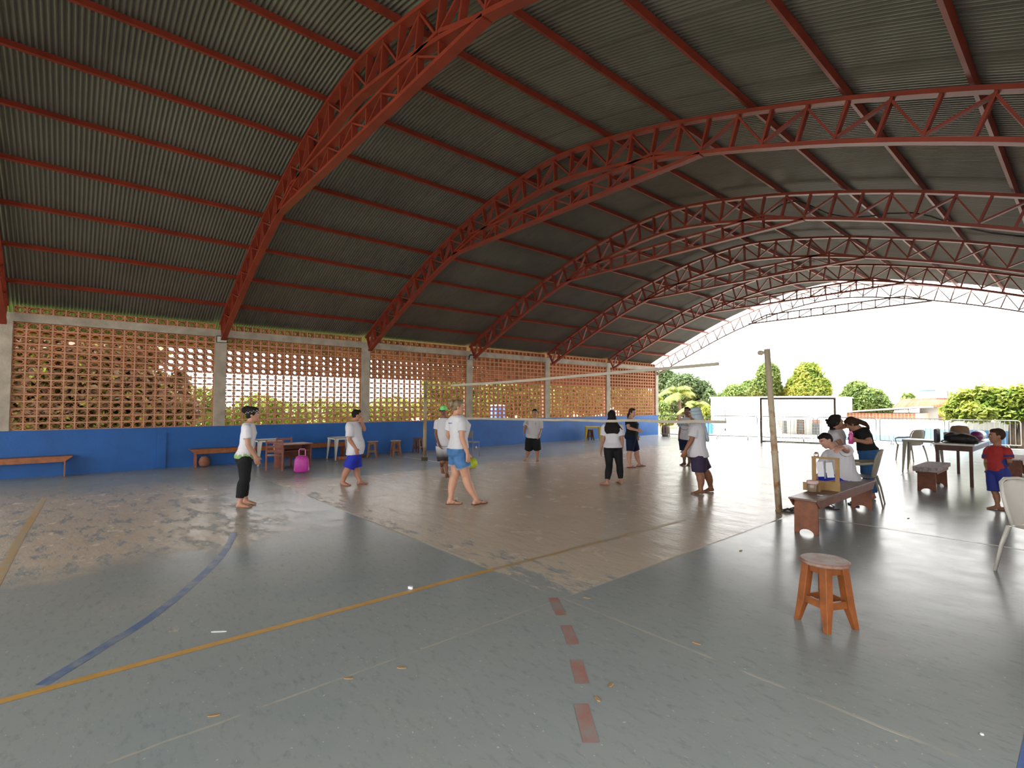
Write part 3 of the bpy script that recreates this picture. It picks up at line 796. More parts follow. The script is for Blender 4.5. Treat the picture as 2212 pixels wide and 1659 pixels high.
# 3 man with the lime cap, behind the woman in denim shorts
p = Person((964, 1030), 1.55, 196, 'man in lime green cap, white t-shirt and brown and white shorts', ('brown', (0.23, 0.105, 0.06)), .9, False)
p.setup(dict(head=(958, 887.5), neck=(960, 904), pel=(959.5, 962), rs=(945, 911), re=(942, 937), rw=(947.5, 959, -.12), rh=(952, 968, -.16), ls=(974, 909), le=(977, 936), lw=(975, 958), lh=(974, 968),
        rk=(955, 997, -.05), rheel=(953, 1012, .22), rtoe=(957, 1024, .12), lk=(962, 995), lheel=(963, 1026), ltoe=(968.5, 1035), hface=8, hpitch=-14, hh=.100))
p.hairm = H_BLACK; p.finish(); p.shirt(W_SHIRT, -.02, .62, .018, .012)
sh_m = mat('brown_white_shorts', (0.05, 0.022, 0.018), .8)
def band_print(M, z0, z1, cA, cB):
    nt = M.node_tree; N = nt.nodes; L = nt.links; b = N['Principled BSDF']; g = N.new('ShaderNodeNewGeometry'); sp = N.new('ShaderNodeSeparateXYZ'); L.new(g.outputs['Position'], sp.inputs[0])
    cr = N.new('ShaderNodeValToRGB'); mr = N.new('ShaderNodeMapRange'); mr.inputs[1].default_value = z0; mr.inputs[2].default_value = z1; L.new(sp.outputs[2], mr.inputs[0]); L.new(mr.outputs[0], cr.inputs[0])
    e = cr.color_ramp.elements; e[0].position = 0; e[0].color = (*cB, 1); e[1].position = 1; e[1].color = (*cA, 1)
    for pos, c in ((.12, cB), (.35, (.30, .29, .31)), (.62, (.62, .61, .63)), (.66, cA)):
        q = e.new(pos); q.color = (*c, 1)
    L.new(cr.outputs[0], b.inputs['Base Color'])
band_print(sh_m, .36, .80, (0.07, 0.03, 0.025), (0.035, 0.025, 0.025))
p.bottoms(sh_m, .14, .95, .02, .03)
CAPG = mat('lime_cap', (0.22, 0.72, 0.22), .8); CAPK = mat('cap_brim', (0.02, 0.03, 0.02), .7)
mb = MB(); ax = (p.hr, p.hf, p.hu)
rings = []
for v, r in ((.18, 1.0), (.5, .98), (.82, .86), (1.06, .60), (1.16, .2)):
    rings.append([p.hp(.74*r*math.cos(2*PI*k/18), -.08 + .88*r*math.sin(2*PI*k/18), v) for k in range(18)])
cap = mb.loft(rings).build('cap', CAPG, p.root, smooth=True)
poly = [p.hp(.66*math.cos(a), -.0 + .80*math.sin(a) + (.62 if 0.3 < a < PI - .3 else .1), .22) for a in [PI*k/10 for k in range(11)]]
MB().prism(poly, p.hu * .012).build('brim', CAPK, cap)
mb = MB(); p.hair_cap(mb, .90, -.05); p.hair(mb, H_BLACK)

# 4 woman in denim shorts with the ball, seen from behind to the right
p = Person((1005, 1088), 1.60, 68, 'woman in white t-shirt and frayed denim shorts holding a ball, hair pinned up', ('light', (0.50, 0.265, 0.175)), 1.12, True, voxel=.0075, bust=1.0, hipw=1.04)
p.setup(dict(head=(990, 879), neck=(987, 899), pel=(990, 976), chest=(990, 936), rs=(998, 913, -.13), re=(998.5, 947, -.22), rw=(1010, 979, -.22), rh=(1012, 997, -.22), ls=(973, 912, .10), le=(968.5, 940, .16), lw=(992, 972, .32), lh=(1010, 990, .36),
        lk=(984, 1025, .05), lheel=(966, 1090), ltoe=(995, 1088.5), rk=(1007, 1030, -.06), rheel=(1021, 1091.5), rtoe=(1050, 1086), hface=18, hh=.108))
p.hairm = H_BLOND; p.finish((.55, .6)); p.shirt(W_SHIRT, .10, .58, .014, .006); so = p.bottoms(DENIM, .22, .56, .012, .014, 'denim_shorts')
fr = MB(); frm = mat('frayed_denim', (0.28, 0.40, 0.55), .9)
for sd in 'rl':
    c = getattr(p, sd+'hip').lerp(getattr(p, sd+'k'), .56); ax_ = (getattr(p, sd+'k') - getattr(p, sd+'hip')).normalized()
    x = (p.rv - ax_*p.rv.dot(ax_)).normalized(); y = ax_.cross(x); r = .050*p.H*p.b + .026
    for k in range(46):
        a = 2*PI*k/46; q = c + x*(r*math.cos(a)) + y*(r*math.sin(a)); fr.tube([q - ax_*.01, q + ax_*(.012 + .016*rng.random())], .003, 4)
fr.build('fringe', frm, so)['kind'] = 'stuff'
pk = MB(); q = p.pel - p.fv*.115*p.H*.0
mb = MB(); p.hair_cap(mb, 1.0, -.05); ax = (p.hr, p.hf, p.hu)
for i in range(22):
    a, b_ = rng.uniform(-.5, .5), rng.uniform(-.1, .95); mb.ell(p.hp(a, -.90 - rng.uniform(0, .40), b_), (rng.uniform(.16, .26)*p.hh,)*3, ax, 8, 6)
p.hair(mb, H_BLOND, wr=.014)
tx = MB(); ink = mat('blue_ink', (0.12, 0.16, 0.36), .8)
cc = p.spine(.80) - p.fv * (.062*p.H*p.b + .026); 
for k in range(9):
    if k == 1: continue
    w = .010; c = cc - p.rv * (.052 - .013*k) + Vector((0, 0, rng.uniform(-.001, .001))) 
    dep = .022 * (abs(k - 4) / 4.0) ** 2
    tx.bar(c + p.fv*dep - p.rv*w/2 , c + p.fv*dep + p.rv*w/2, .004, .018 if k % 3 else .013)
tx.build('back_print', ink, p.root)['kind'] = 'stuff'
flipflops(p)
# the ball hangs in her far hand
bl = p.O + p.P(1020, 1000.5, .34)
BALL = mat('yellow_ball', (0.52, 0.62, 0.03), .5); BALLK = mat('ball_panel', (0.05, 0.05, 0.03), .5)
ball = MB().ell((0,0,0), (.085,)*3, None, 24, 16).build('ball', BALL, smooth=True, loc=bl)
tag(ball, 'yellow green volleyball held by the woman in denim shorts', 'ball')
d = (CAM - bl).normalized(); bx = Vector((d.y, -d.x, 0)).normalized(); by = bx.cross(d)
pp = []
for k in range(4):
    qx, qy = ((-.5,-.15),(.35,.2),(.35,.5),(-.5,.15))[k]; v = (d*.8 + bx*qx + by*-qy - by*.25).normalized(); pp.append(v*.0862)
MB().prism(pp, -d*.004).build('dark_panel', BALLK, ball)

# 5 boy in white t-shirt and black shorts, facing the camera
p = Person((1150, 997), 1.46, 182, 'boy in white t-shirt and black knee shorts facing the camera behind the net', ('boy', (0.40, 0.20, 0.13)), 1.08, False, belly=.6, voxel=.0095)
p.setup(dict(head=(1155, 892.5), neck=(1154, 906), pel=(1151, 944), rs=(1139, 911), re=(1134.5, 922, -.1), rw=(1132.5, 930, -.22), rh=(1131, 936, -.27), ls=(1167, 910), le=(1168, 929), lw=(1165, 940, -.15), lh=(1163, 947, -.18),
        rk=(1142, 971), rheel=(1140.5, 993), rtoe=(1131, 996.5), lk=(1160.5, 971), lheel=(1160, 993), ltoe=(1162, 998.5), hpitch=4, hh=.105))
p.hairm = H_BLACK; p.finish(); p.shirt(G_SHIRT, -.06, .80, .022, .012, .02); p.bottoms(BLACKC, .14, 1.0, .022, .03)
mb = MB(); p.hair_cap(mb, .98, .05); p.hair(mb, H_BLACK)
pr = MB(); inkg = mat('grey_ink', (0.16, 0.15, 0.18), .8)
c = p.spine(.74) + p.fv*(.068*p.H*p.b + .024) - p.rv*.05
for k, (a, b_) in enumerate(((.0, .03), (.018, .02), (.008, .0), (.012, -.02))): pr.bar(c + p.rv*(-.016 + a) + Vector((0,0,b_)), c + p.rv*(.012 - a*.4) + Vector((0,0,b_ + .012)), .004, .009)
pr.build('chest_print', inkg, p.root)['kind'] = 'stuff'

# 6 girl with long black hair, seen from behind
p = Person((1325, 1044), 1.47, 6, 'girl with long black hair seen from behind, white t-shirt and black leggings', ('olive', (0.36, 0.18, 0.115)), 1.04, True, hipw=1.02)
p.setup(dict(head=(1321.5, 899), neck=(1322.5, 914), pel=(1324, 966), rs=(1340, 921), re=(1344, 951), rw=(1344, 969), rh=(1343, 981), ls=(1306, 921), le=(1302.5, 951), lw=(1298, 971), lh=(1297.5, 984),
        rk=(1338.5, 1006), rheel=(1343, 1046.5), rtoe=(1336, 1042), lk=(1316, 1008), lheel=(1315, 1048.5), ltoe=(1296, 1047), hh=.104))
p.hairm = H_BLACK; p.finish(); p.shirt(W_SHIRT, -.01, .66, .016, .010); p.bottoms(BLACKC, .14, 1.86, .008, .004, 'leggings', 0.004)
mb = MB(); p.hair_cap(mb, 1.05, -.1); ax = (p.hr, p.hf, p.hu); hh = p.hh
rings = []
for z, w, th, yo in ((.5, .66, .40, -.45), (-.3, .78, .45, -.55), (-1.2, 1.10, .50, -.62), (-2.0, 1.40, .46, -.72), (-2.7, 1.42, .40, -.75), (-3.2, 1.12, .28, -.70), (-3.4, .8, .14, -.68)):
    rings.append([p.hp(w*math.cos(2*PI*k/18) + .10, yo + th*math.sin(2*PI*k/18), z) for k in range(18)])
mb.loft(rings)
mb.tube([p.hp(1.2, -.6, -1.6), p.hp(1.7, -.6, -2.1), p.hp(1.95, -.6, -2.45), p.hp(2.15, -.6, -2.4)], [.16*hh, .12*hh, .07*hh, .03*hh], 8)
p.hair(mb, H_BLACK, wr=.014)

# 7 woman in black t-shirt and navy cycling shorts, facing right
p = Person((1374, 1008.5), 1.53, 98, 'woman in black t-shirt and navy cycling shorts, long brown ponytail', ('fair', (0.52, 0.285, 0.20)), 1.16, True, hipw=1.15, belly=.5, bust=.8, voxel=.0095)
p.setup(dict(head=(1366, 891.5), neck=(1362.5, 905), pel=(1364, 944), rs=(1357, 911, -.12), re=(1357, 924, -.20), rw=(1375, 929, -.22), rh=(1383, 931, -.24), ls=(1368, 910, .12), le=(1374, 926, .16), lw=(1376, 940, .10), lh=(1378, 948, .08),
        rk=(1360.5, 977), rheel=(1356, 1010.5), rtoe=(1372, 1009.5), lk=(1375.5, 976), lheel=(1377, 1008), ltoe=(1392, 1006.5), hface=24, hh=.104))
p.hairm = H_BROWN; p.finish(); p.shirt(BLACKC, .12, .55, .014, .006); p.bottoms(NAVY, .30, .92, .012, .008, 'cycling_shorts')
mb = MB(); p.hair_cap(mb, 1.0, -.05); hh = p.hh; mb.tube([p.hp(0, -.75, .1), p.hp(-.05, -1.15, -.5), p.hp(-.05, -1.2, -1.1), p.hp(0, -1.05, -1.6)], [.26*hh, .30*hh, .26*hh, .08*hh], 10)
p.hair(mb, H_BROWN, wr=.01); flipflops(p)

# 8 man with light blue sleeves, behind the man with the towel
p = Person((1482, 1005), 1.56, 207, 'tall man in grey white t-shirt with light blue sleeves and navy shorts', ('dark', (0.16, 0.078, 0.05)), .93, False, voxel=.0095)
p.setup(dict(head=(1484, 888), neck=(1485.5, 902), pel=(1482, 947), rs=(1472.5, 908), re=(1469, 930), rw=(1467, 945), rh=(1467.5, 956), ls=(1497, 907), le=(1501, 930), lw=(1500, 946), lh=(1499, 956),
        rk=(1476.5, 976), rheel=(1480.5, 1005), rtoe=(1470, 1006), lk=(1488, 976), lheel=(1490.5, 1004.5), ltoe=(1486, 1007), hface=-2, hh=.102))
p.hairm = H_BLACK; p.finish(); p.shirt(G_SHIRT, -.06, .30, .020, .010, .014); p.bottoms(NAVY, .12, .88, .018, .02)
sl = mat('light_blue_cotton', (0.15, 0.34, 0.60), .85)
for sd in 'rl':
    mb = MB(); p.arm(mb, sd, .66, .022, .012, t0=.22); organic('sleeve', mb, sl, p.root, .010, 3)
mb = MB(); p.hair_cap(mb, .95, .1); p.hair(mb, H_BLACK)
cu = bpy.data.curves.new('vida', 'FONT'); cu.body = 'vida'; cu.size = .125; cu.extrude = .002; cu.align_x = 'CENTER'
_t = bpy.data.objects.new('lettering_curve', cu); COL.objects.link(_t); cu.materials.append(inkg)
_me = bpy.data.meshes.new_from_object(_t.evaluated_get(bpy.context.evaluated_depsgraph_get())); bpy.data.objects.remove(_t)
fo = bpy.data.objects.new('chest_lettering', _me); COL.objects.link(fo); fo.parent = p.root; fo['kind'] = 'stuff'
c = p.spine(.60) + p.fv*(.068*p.H*p.b + .030); z = Vector((0,0,1)); xx_ = -p.rv
fo.matrix_local = Matrix(((xx_.x, z.x, p.fv.x, c.x), (xx_.y, z.y, p.fv.y, c.y), (xx_.z, z.z, p.fv.z, c.z), (0,0,0,1)))
sm_ = MB().tube([c + xx_*(.12*math.sin(a)) + z*(-.02 - .075*math.cos(a)) + p.fv*(.002) for a in [(-1.1 + .22*k) for k in range(11)]], .006, 6).build('smile_print', inkg, p.root)

# 9 man with the towel over his head, from the side
p = Person((1518, 1065), 1.58, 262, 'man with a pale blue towel over his head, white t-shirt and dark purple shorts', ('brown2', (0.25, 0.112, 0.065)), 1.16, False, belly=.3)
p.setup(dict(head=(1499, 894), neck=(1504, 911), pel=(1508, 982), chest=(1507, 944), ls=(1503, 921, -.13), le=(1494, 950, -.20), lw=(1481, 972, -.22), lh=(1476, 984, -.22), rs=(1506, 920, .13), re=(1500, 950, .18), rw=(1490, 972, .16), rh=(1484, 984, .15),
        lk=(1510, 1022, -.08), lheel=(1519.5, 1067), ltoe=(1495, 1067.5), rk=(1524, 1018, .08), rheel=(1540, 1061.5), rtoe=(1521, 1063), hh=.106, hpitch=-6))
p.hairm = H_BLACK; p.finish(); p.shirt(W_SHIRT, -.06, .82, .022, .016, .02); p.bottoms(PURPLE, .12, .92, .022, .035)
mb = MB(); p.hair_cap(mb, .97, .05); p.hair(mb, H_BLACK)
TOWEL = mat('towel_pale_blue', (0.42, 0.50, 0.56), .95, .08, 9, bump=.4, bs=120, spec=.05)
mb = MB(); ax = (p.hr, p.hf, p.hu); hh = p.hh
rings = []
for z, rx, ry, yo in ((1.04, .40, .55, -.25), (.86, .74, .86, -.22), (.5, .84, .98, -.22), (0, .90, 1.0, -.28), (-.5, .94, .96, -.40), (-1.0, 1.0, .80, -.62), (-1.6, 1.15, .60, -.95), (-2.6, 1.2, .42, -1.25), (-3.6, 1.15, .36, -1.45), (-4.4, 1.05, .30, -1.55), (-4.7, .8, .2, -1.55)):
    rings.append([p.hp(rx*math.cos(2*PI*k/22), yo + ry*math.sin(2*PI*k/22), z) for k in range(22)])
mb.loft(rings)
organic('towel', mb, TOWEL, p.root, .010, 3, .02)
gl = mat('towel_line', (0.16, 0.20, 0.26), .95)
for z, rx, ry, yo in ((.42, .86, 1.0, -.22), (-.15, .93, 1.02, -.30)):
    MB().tube([p.hp((rx+.03)*math.cos(a), yo + (ry+.03)*math.sin(a), z) for a in [2*PI*k/28 for k in range(29)]], .004, 5).build('towel_stripe', gl, p.root)

# 10 man sitting on the near bench, leaning, one arm stretched towards the camera
p = Person((1828, 1098), 1.56, 262, 'man in white t-shirt and blue shorts sitting on the near bench', ('pink', (0.50, 0.27, 0.20)), 1.16, False, voxel=.0075, belly=.5)
p.setup(dict(head=(1784, 952), neck=(1806, 968), pel=(1830, 1034), chest=(1822, 998), ls=(1826, 975, -.20), le=(1829, 973, -.42), lw=(1820, 967, -.62), lh=(1806, 972, -.70), rs=(1790, 980, .08), re=(1776, 1008, .10), rw=(1772, 1024, .02), rh=(1768, 1034, -.02),
        lk=(1768, 1046, -.10), lheel=(1782, 1090, .06), ltoe=(1766, 1094, .0), rk=(1764, 1040, .16), rheel=(1776, 1082, .30), rtoe=(1758, 1084, .24), hface=-34, hpitch=-22, hroll=16, hh=.112))
for sd in 'rl':
    for k in ('heel', 'toe'): v = getattr(p, sd + k); v.z = max(min(v.z, .03), .005); 
    p_a = getattr(p, sd + 'heel') + (getattr(p, sd + 'toe') - getattr(p, sd + 'heel')) * .24 + Vector((0, 0, .07)); setattr(p, sd + 'a', p_a)
p.hairm = H_BLACK; p.finish((.75, .8)); p.shirt(W_SHIRT, -.12, .92, .022, .020, .026); p.bottoms(ROYAL, .05, .96, .022, .03)
mb = MB(); p.hair_cap(mb, .99, .05); mb.ell(p.hp(0, .45, .62), (.52*p.hh, .28*p.hh, .22*p.hh), (p.hr, p.hf, p.hu)); p.hair(mb, H_BLACK)

# 11 woman with curly dark hair, behind the seated man
p = Person((1812, 1073), 1.56, 80, 'woman with loose curly dark hair and grey white t-shirt behind the seated man', ('brown3', (0.28, 0.135, 0.085)), 1.0, True)
p.setup(dict(head=(1807, 911), neck=(1804, 929), pel=(1812, 985), rs=(1802, 938, -.12), re=(1815, 958, -.18), rw=(1825, 975, -.12), rh=(1830, 985, -.10), ls=(1815, 934, .12), le=(1820, 955, .16), lw=(1828, 970, .14), lh=(1833, 980, .12),
        rk=(1812, 1030), rheel=(1806, 1075), rtoe=(1824, 1074), lk=(1816, 1028), lheel=(1812, 1070), ltoe=(1830, 1069), hface=4, hpitch=16, hh=.108))
p.hairm = H_BLACK; p.finish(); p.shirt(G_SHIRT, -.02, .66, .016, .012); p.bottoms(JEANS, .14, 1.9, .014, .01, 'trousers')
mb = MB(); p.hair_cap(mb, 1.10, -.1); hh = p.hh; ax = (p.hr, p.hf, p.hu)
for i in range(60):
    z = rng.uniform(-1.7, .6); y_ = rng.uniform(-1.25, -.35); x_ = rng.uniform(-.7, .7); mb.ell(p.hp(x_, y_ + max(0, -z)*.05, z), (rng.uniform(.14, .24)*hh,)*3, ax, 7, 5)
p.hair(mb, H_BLACK, sm_=1, wr=.012)

# 12 woman in black t-shirt and jeans, bending over with a pink bottle
p = Person((1881, 1076), 1.58, 268, 'woman in black t-shirt and blue jeans bending forward with a pink bottle', ('brown4', (0.36, 0.18, 0.11)), 1.10, True, hipw=1.08)
p.setup(dict(head=(1840, 916), neck=(1857, 927), pel=(1873, 975), chest=(1868, 947), ls=(1868, 935, -.12), le=(1880, 956, -.20), lw=(1853, 952, -.24), lh=(1840, 947, -.24), rs=(1853, 932, .12), re=(1832, 917, .06), rw=(1806, 929, .02), rh=(1796, 937, .02),
        lk=(1877, 1022, -.05), lheel=(1888, 1078), ltoe=(1870, 1079), rk=(1872, 1020, .06), rheel=(1884, 1072), rtoe=(1868, 1073), hpitch=-34, hh=.108))
p.hairm = H_BROWN; p.finish((.8, .5)); p.shirt(BLACKC, .06, .60, .016, .008); p.bottoms(JEANS, .18, 1.92, .014, .022, 'jeans')
mb = MB(); p.hair_cap(mb, 1.04, -.05); hh = p.hh
mb.tube([p.hp(0, -.5, .5), p.P(1858, 911, -.02), p.P(1868, 915, -.03), p.P(1875, 921, -.04), p.P(1879, 927, -.05)], [.36*hh, .40*hh, .36*hh, .24*hh, .08*hh], 10)
p.hair(mb, H_BROWN, wr=.01)
bt = p.O + p.P(1838, 947, -.27)
PINK = mat('pink_plastic', (0.62, 0.07, 0.30), .3, coat=.3)
b_ = thing('water_bottle', 'pink plastic water bottle in the hand of the bending woman', 'bottle', (bt.x, bt.y, bt.z - .09))
MB().lathe([(.030, 0), (.036, .01), (.036, .10), (.032, .12), (.036, .14), (.036, .16), (.02, .175)], 16).build('body', PINK, b_, smooth=True)
MB().lathe([(.022, .172), (.024, .176), (.024, .205), (.012, .215)], 14).build('cap', mat('pink_cap', (0.75, 0.2, 0.45), .4), b_, smooth=True)

# 13 small boy in red and blue
p = Person((2152, 1100), 1.26, 222, 'small boy in red and blue t-shirt and blue shorts standing by the table', ('brown5', (0.30, 0.145, 0.085)), .92, False, voxel=.0075)
p.setup(dict(head=(2153, 942), neck=(2153.5, 964), pel=(2156, 1016), rs=(2134, 972), re=(2130, 1000), rw=(2132, 1013, .0), rh=(2137, 1021, .10), ls=(2176, 973), le=(2181, 997), lw=(2172, 1010, .20), lh=(2164, 1015, .20),
        rk=(2149, 1063), rheel=(2160.5, 1101), rtoe=(2133, 1099), lk=(2172, 1063), lheel=(2182, 1102), ltoe=(2160, 1103), hface=34, hh=.108))
p.hairm = H_BROWN; p.finish()
RED = mat('red_cotton', (0.36, 0.022, 0.022), .8, .15, 8); p.shirt(RED, -.02, .72, .014, .006, .016)
DBL = mat('deep_blue_cotton', (0.022, 0.03, 0.16), .8)
S = p.sections(); ts = [q[0] for q in S]
for sg in (-1, 1):
    rings = []; mb = MB()
    for t in (.06, .2, .35, .5, .65, .76):
        rx = float(np.interp(t, ts, [q[1] for q in S])) + .020; ry = float(np.interp(t, ts, [q[2] for q in S])) + .020
        c = p.spine(t); a0, a1 = (.30, .95) ; k = 1 - (t - .06) / .85
        ring = []
        for a in (-.6*k - .1, 0, .35*k + .1, .75*k + .15):
            ring.append(c + p.rv*(sg*rx*math.cos(a)) + p.fv*(ry*math.sin(a) if True else 0))
        inn = [q + (c - q)*.25 for q in reversed(ring)]
        rings.append(ring + inn)
    mb.loft(rings); organic('side_panel', mb, DBL, p.root, .008, 2)
for sd in 'rl':
    mb = MB(); p.arm(mb, sd, .60, .0185, .010, t0=.36); organic('sleeve_panel', mb, DBL, p.root, .008, 2)
p.bottoms(mat('deep_royal_cloth', (0.016, 0.028, 0.22), .75), .10, .96, .018, .028)
mb = MB(); p.hair_cap(mb, .96, .12); p.hair(mb, H_BROWN, wr=.003)

def bake_people():
    dg = bpy.context.evaluated_depsgraph_get(); dg.update()
    for o in BAKE:
        me = bpy.data.meshes.new_from_object(o.evaluated_get(dg)); ms = list(o.data.materials)
        o.modifiers.clear(); o.data = me
        if not len(me.materials):
            for q in ms: me.materials.append(q)
        me.polygons.foreach_set('use_smooth', [True] * len(me.polygons))
# ------------------------------------------------------------------ furniture and things in the hall
WOOD = mat('reddish_wood', (0.20, 0.066, 0.030), 0.45, 0.3, 9, spec=0.4, rand=0.1)
WOOD_O = mat('orange_wood', (0.27, 0.085, 0.024), 0.42, 0.3, 9, spec=0.4)
WOOD_D = mat('dark_wood', (0.10, 0.040, 0.026), 0.5, 0.3, 9, spec=0.35)
WOOD_P = mat('pale_brown_wood', (0.21, 0.10, 0.05), 0.55, 0.3, 9, spec=0.3)
WORN = mat('worn_seat', (0.30, 0.215, 0.185), 0.5, col2=(0.24, 0.11, 0.075), vs=14, thr=(0.42, 0.62), spec=0.4)
PLW = mat('white_plastic', (0.60, 0.58, 0.52), 0.35, 0.06, 3, spec=0.45)
PLB = mat('beige_plastic', (0.35, 0.32, 0.25), 0.4, 0.06, 3, spec=0.4)
PLY = mat('yellow_plastic', (0.55, 0.40, 0.03), 0.4, 0.08, 3)

def stool(name, label, loc, rz, wood, seat, group):
    t = thing(name, label, 'stool', loc, rz, group)
    MB().lathe([(.150, .425), (.156, .432), (.156, .446), (.148, .452), (.001, .452)], 32).build('seat', seat, t, smooth=False)
    for k in range(4):
        a = PI/2*k; d = Vector((math.cos(a), math.sin(a), 0)); n = Vector((-d.y, d.x, 0))
        # square leg with its outer corner pointing away from the seat, tapering below the stretcher
        u1, u2 = (d + n).normalized(), (d - n).normalized(); rings = []
        for z, ro, w in ((0.0, .198, .034), (.15, .176, .056), (.425, .142, .056)):
            c_ = d*ro + Vector((0, 0, z)); rings.append([c_, c_ - u2*w, c_ - u1*w - u2*w, c_ - u1*w])
        MB().loft(rings).build('leg', wood, t, bev=.003)
    for k in range(4):
        a = PI/2*k; b_ = a + PI/2
        for z, h, r, nm in ((.392, .055, .105, 'apron'), (.165, .050, .138, 'stretcher')):
            p1 = Vector((math.cos(a)*r, math.sin(a)*r, z)); p2 = Vector((math.cos(b_)*r, math.sin(b_)*r, z))
            MB().bar(p1, p2, .020, h).build(nm, wood, t)
    return t
near_stool = stool('stool', 'orange brown round stool alone in the right foreground', (-1.285, 4.05, 0), math.radians(20), WOOD_O, WORN, 'round wooden stools')
far_stool = stool('stool', 'wooden stool against the blue wall just right of the man in blue shorts', (-13.55, 6.50, 0), math.radians(10), WOOD_P, WORN, 'round wooden stools')
dup(far_stool, (-13.38, 7.14, 0), math.radians(35), 'pale wooden stool against the blue wall, middle one of three', 'round wooden stools')
red_stool = stool('stool', 'reddish wooden stool against the blue wall beside the far net post', (-13.9, 8.18, 0), math.radians(-15), WOOD_D, WOOD_D, 'round wooden stools')
dup(red_stool, (-13.86, 16.35, 0), 0.3, 'dark wooden stool under the yellow table', 'round wooden stools')
dup(red_stool, (-13.45, 17.05, 0), 0.9, 'dark wooden stool behind the right leg of the yellow table', 'round wooden stools')

def bench(label, loc, rz, length, wood, top, width=.29, H=.43, group='wooden benches'):
    t = thing('bench', label, 'bench', loc, rz, group)
    MB().box(-width/2 - .01, width/2 + .01, -length/2, length/2, H - .022, H).build('seat', top, t, bev=.003)
    for s in (-1, 1):
        y = s * (length/2 - .12)
        w = width/2 - .012; poly = [(-w, y - .013, 0), (-w*.62, y - .013, 0)]
        for k in range(1, 8): a = PI*k/8; poly.append((-w*.62*math.cos(a), y - .013, .055*math.sin(a)))
        poly += [(w*.62, y - .013, 0), (w, y - .013, 0), (w*.96, y - .013, H - .022), (-w*.96, y - .013, H - .022)]
        MB().prism(poly, (0, .026, 0)).build('leg_panel', wood, t, bev=.003)
        x = s * (width/2 - .012)
        ap = [(x, -length/2 + .01, H - .022), (x, length/2 - .01, H - .022), (x, length/2 - .125, H - .115), (x, -length/2 + .125, H - .115)]
        MB().prism(ap, (.016*s, 0, 0)).build('apron', wood, t)
    return t
bench('reddish wooden bench with a cardboard stand on it, right foreground', (-2.30, 7.75, 0), 0.0, 2.42, WOOD, mat('bench_top', (0.155, 0.075, 0.055), .4, col2=(0.25, 0.19, 0.165), vs=7, thr=(.5, .68)))
bench('orange brown bench along the blue wall at the left edge', (-14.10, -1.22, 0), 0.0, 2.5, WOOD_O, WOOD_O)
bench('long orange brown bench along the blue wall behind the white tables', (-14.12, 4.05, 0), 0.0, 3.85, WOOD_O, WOOD_O)
lb = bench('bench under a white lace cover in front of the brown table', (-2.0, 12.0, 0), 0.0, 1.25, WOOD, WOOD)
LACE = mat('white_lace', (0.50, 0.45, 0.45), .9, col2=(0.34, 0.27, 0.26), vs=26, thr=(.45, .6))
cv = MB().box(-.165, .165, -.63, .60, .433, .441); cv.box(-.168, .168, -.642, -.630, .36, .441)
for sx in (-1, 1): cv.box(sx*.168 - .004, sx*.168 + .004, -.63, .60, .375, .441)
tag(cv.build('lace_cover', LACE, loc=(-2.0, 12.0, 0)), 'white lace cover spread over the bench by the brown table', 'cover')
b2 = Gd(2189, 1037)
bench('reddish wooden bench behind the small boy', (b2.x, b2.y + .6, 0), 0.0, 1.4, WOOD, LACE)

# long brown table with a pale top, bags on it
bt_ = thing('table', 'long brown wooden table with a pale top carrying bags', 'table', (-1.80, 13.90, 0))
MB().box(-.31, .31, -1.22, 1.22, .765, .80).build('table_top', mat('pale_laminate', (0.62, 0.62, 0.56), .35), bt_, bev=.003)
fr = MB()
MB().box(-.27, .27, -1.17, -1.145, .66, .765).build('apron', WOOD_D, bt_); MB().box(-.27, .27, 1.145, 1.17, .66, .765).build('apron', WOOD_D, bt_)
for s in (-1, 1): MB().box(s*.262 - .012, s*.262 + .012, -1.145, 1.145, .66, .765).build('apron', WOOD_D, bt_)
for sx in (-1, 1):
    for sy in (-1, 1): MB().bar((sx*.245, sy*1.125, 0), (sx*.245, sy*1.125, .66), .05, .05, (1,0,0)).build('leg', WOOD_D, bt_)
BAG = mat('black_nylon', (0.014, 0.013, 0.014), .6, .3, 12)
bag = thing('shoulder_bag', 'slumped black bag on the pale table top', 'bag', (-1.74, 13.02, .80))
mb = MB(); mb.ell((0, 0, .09), (.25, .20, .105)); mb.ell((-.12, .03, .10), (.13, .13, .11)); mb.ell((.12, 0, .07), (.16, .16, .08))
organic('bag_body', mb, BAG, bag, .012, 3, .02)
MB().tube([(-.2, -.12, .06), (-.26, -.16, .02), (-.22, -.22, .012), (-.05, -.24, .012)], .010, 6).build('strap', BAG, bag, smooth=True)
MB().tube([(.2, -.08, .06), (.28, -.12, .02), (.27, -.2, .012), (.12, -.24, .012)], .010, 6).build('strap', BAG, bag, smooth=True)
TANB = mat('tan_canvas', (0.20, 0.125, 0.075), .85, .15, 20)
mb = MB().lathe([(.13, 0), (.15, .02), (.155, .16), (.145, .27), (.12, .31), (.04, .325)], 20)
hb = thing('tan_backpack', 'tan canvas backpack standing behind the black bag', 'backpack', (-1.80, 13.46, .80))
mb.build('pack_body', TANB, hb, smooth=True); MB().box(-.09, .09, -.175, -.145, .05, .17).build('front_pocket', TANB, hb, bev=.01)
MB().box(-.13, .13, -.155, .155, .145, .155).build('zip', mat('dark_zip', (0.05, 0.035, 0.025), .5), hb)
PUR = mat('purple_satin', (0.19, 0.02, 0.14), .35, .25, 8)
pb = thing('purple_bag', 'purple and grey sports bag lying on the table behind the boy', 'bag', (-1.59, 13.98, .80))
mb = MB().tube([(0, -.42, .10), (0, -.36, .105), (0, .34, .105), (0, .40, .10)], [.06, .10, .10, .06], 18); mb.build('bag_body', PUR, pb, smooth=True)
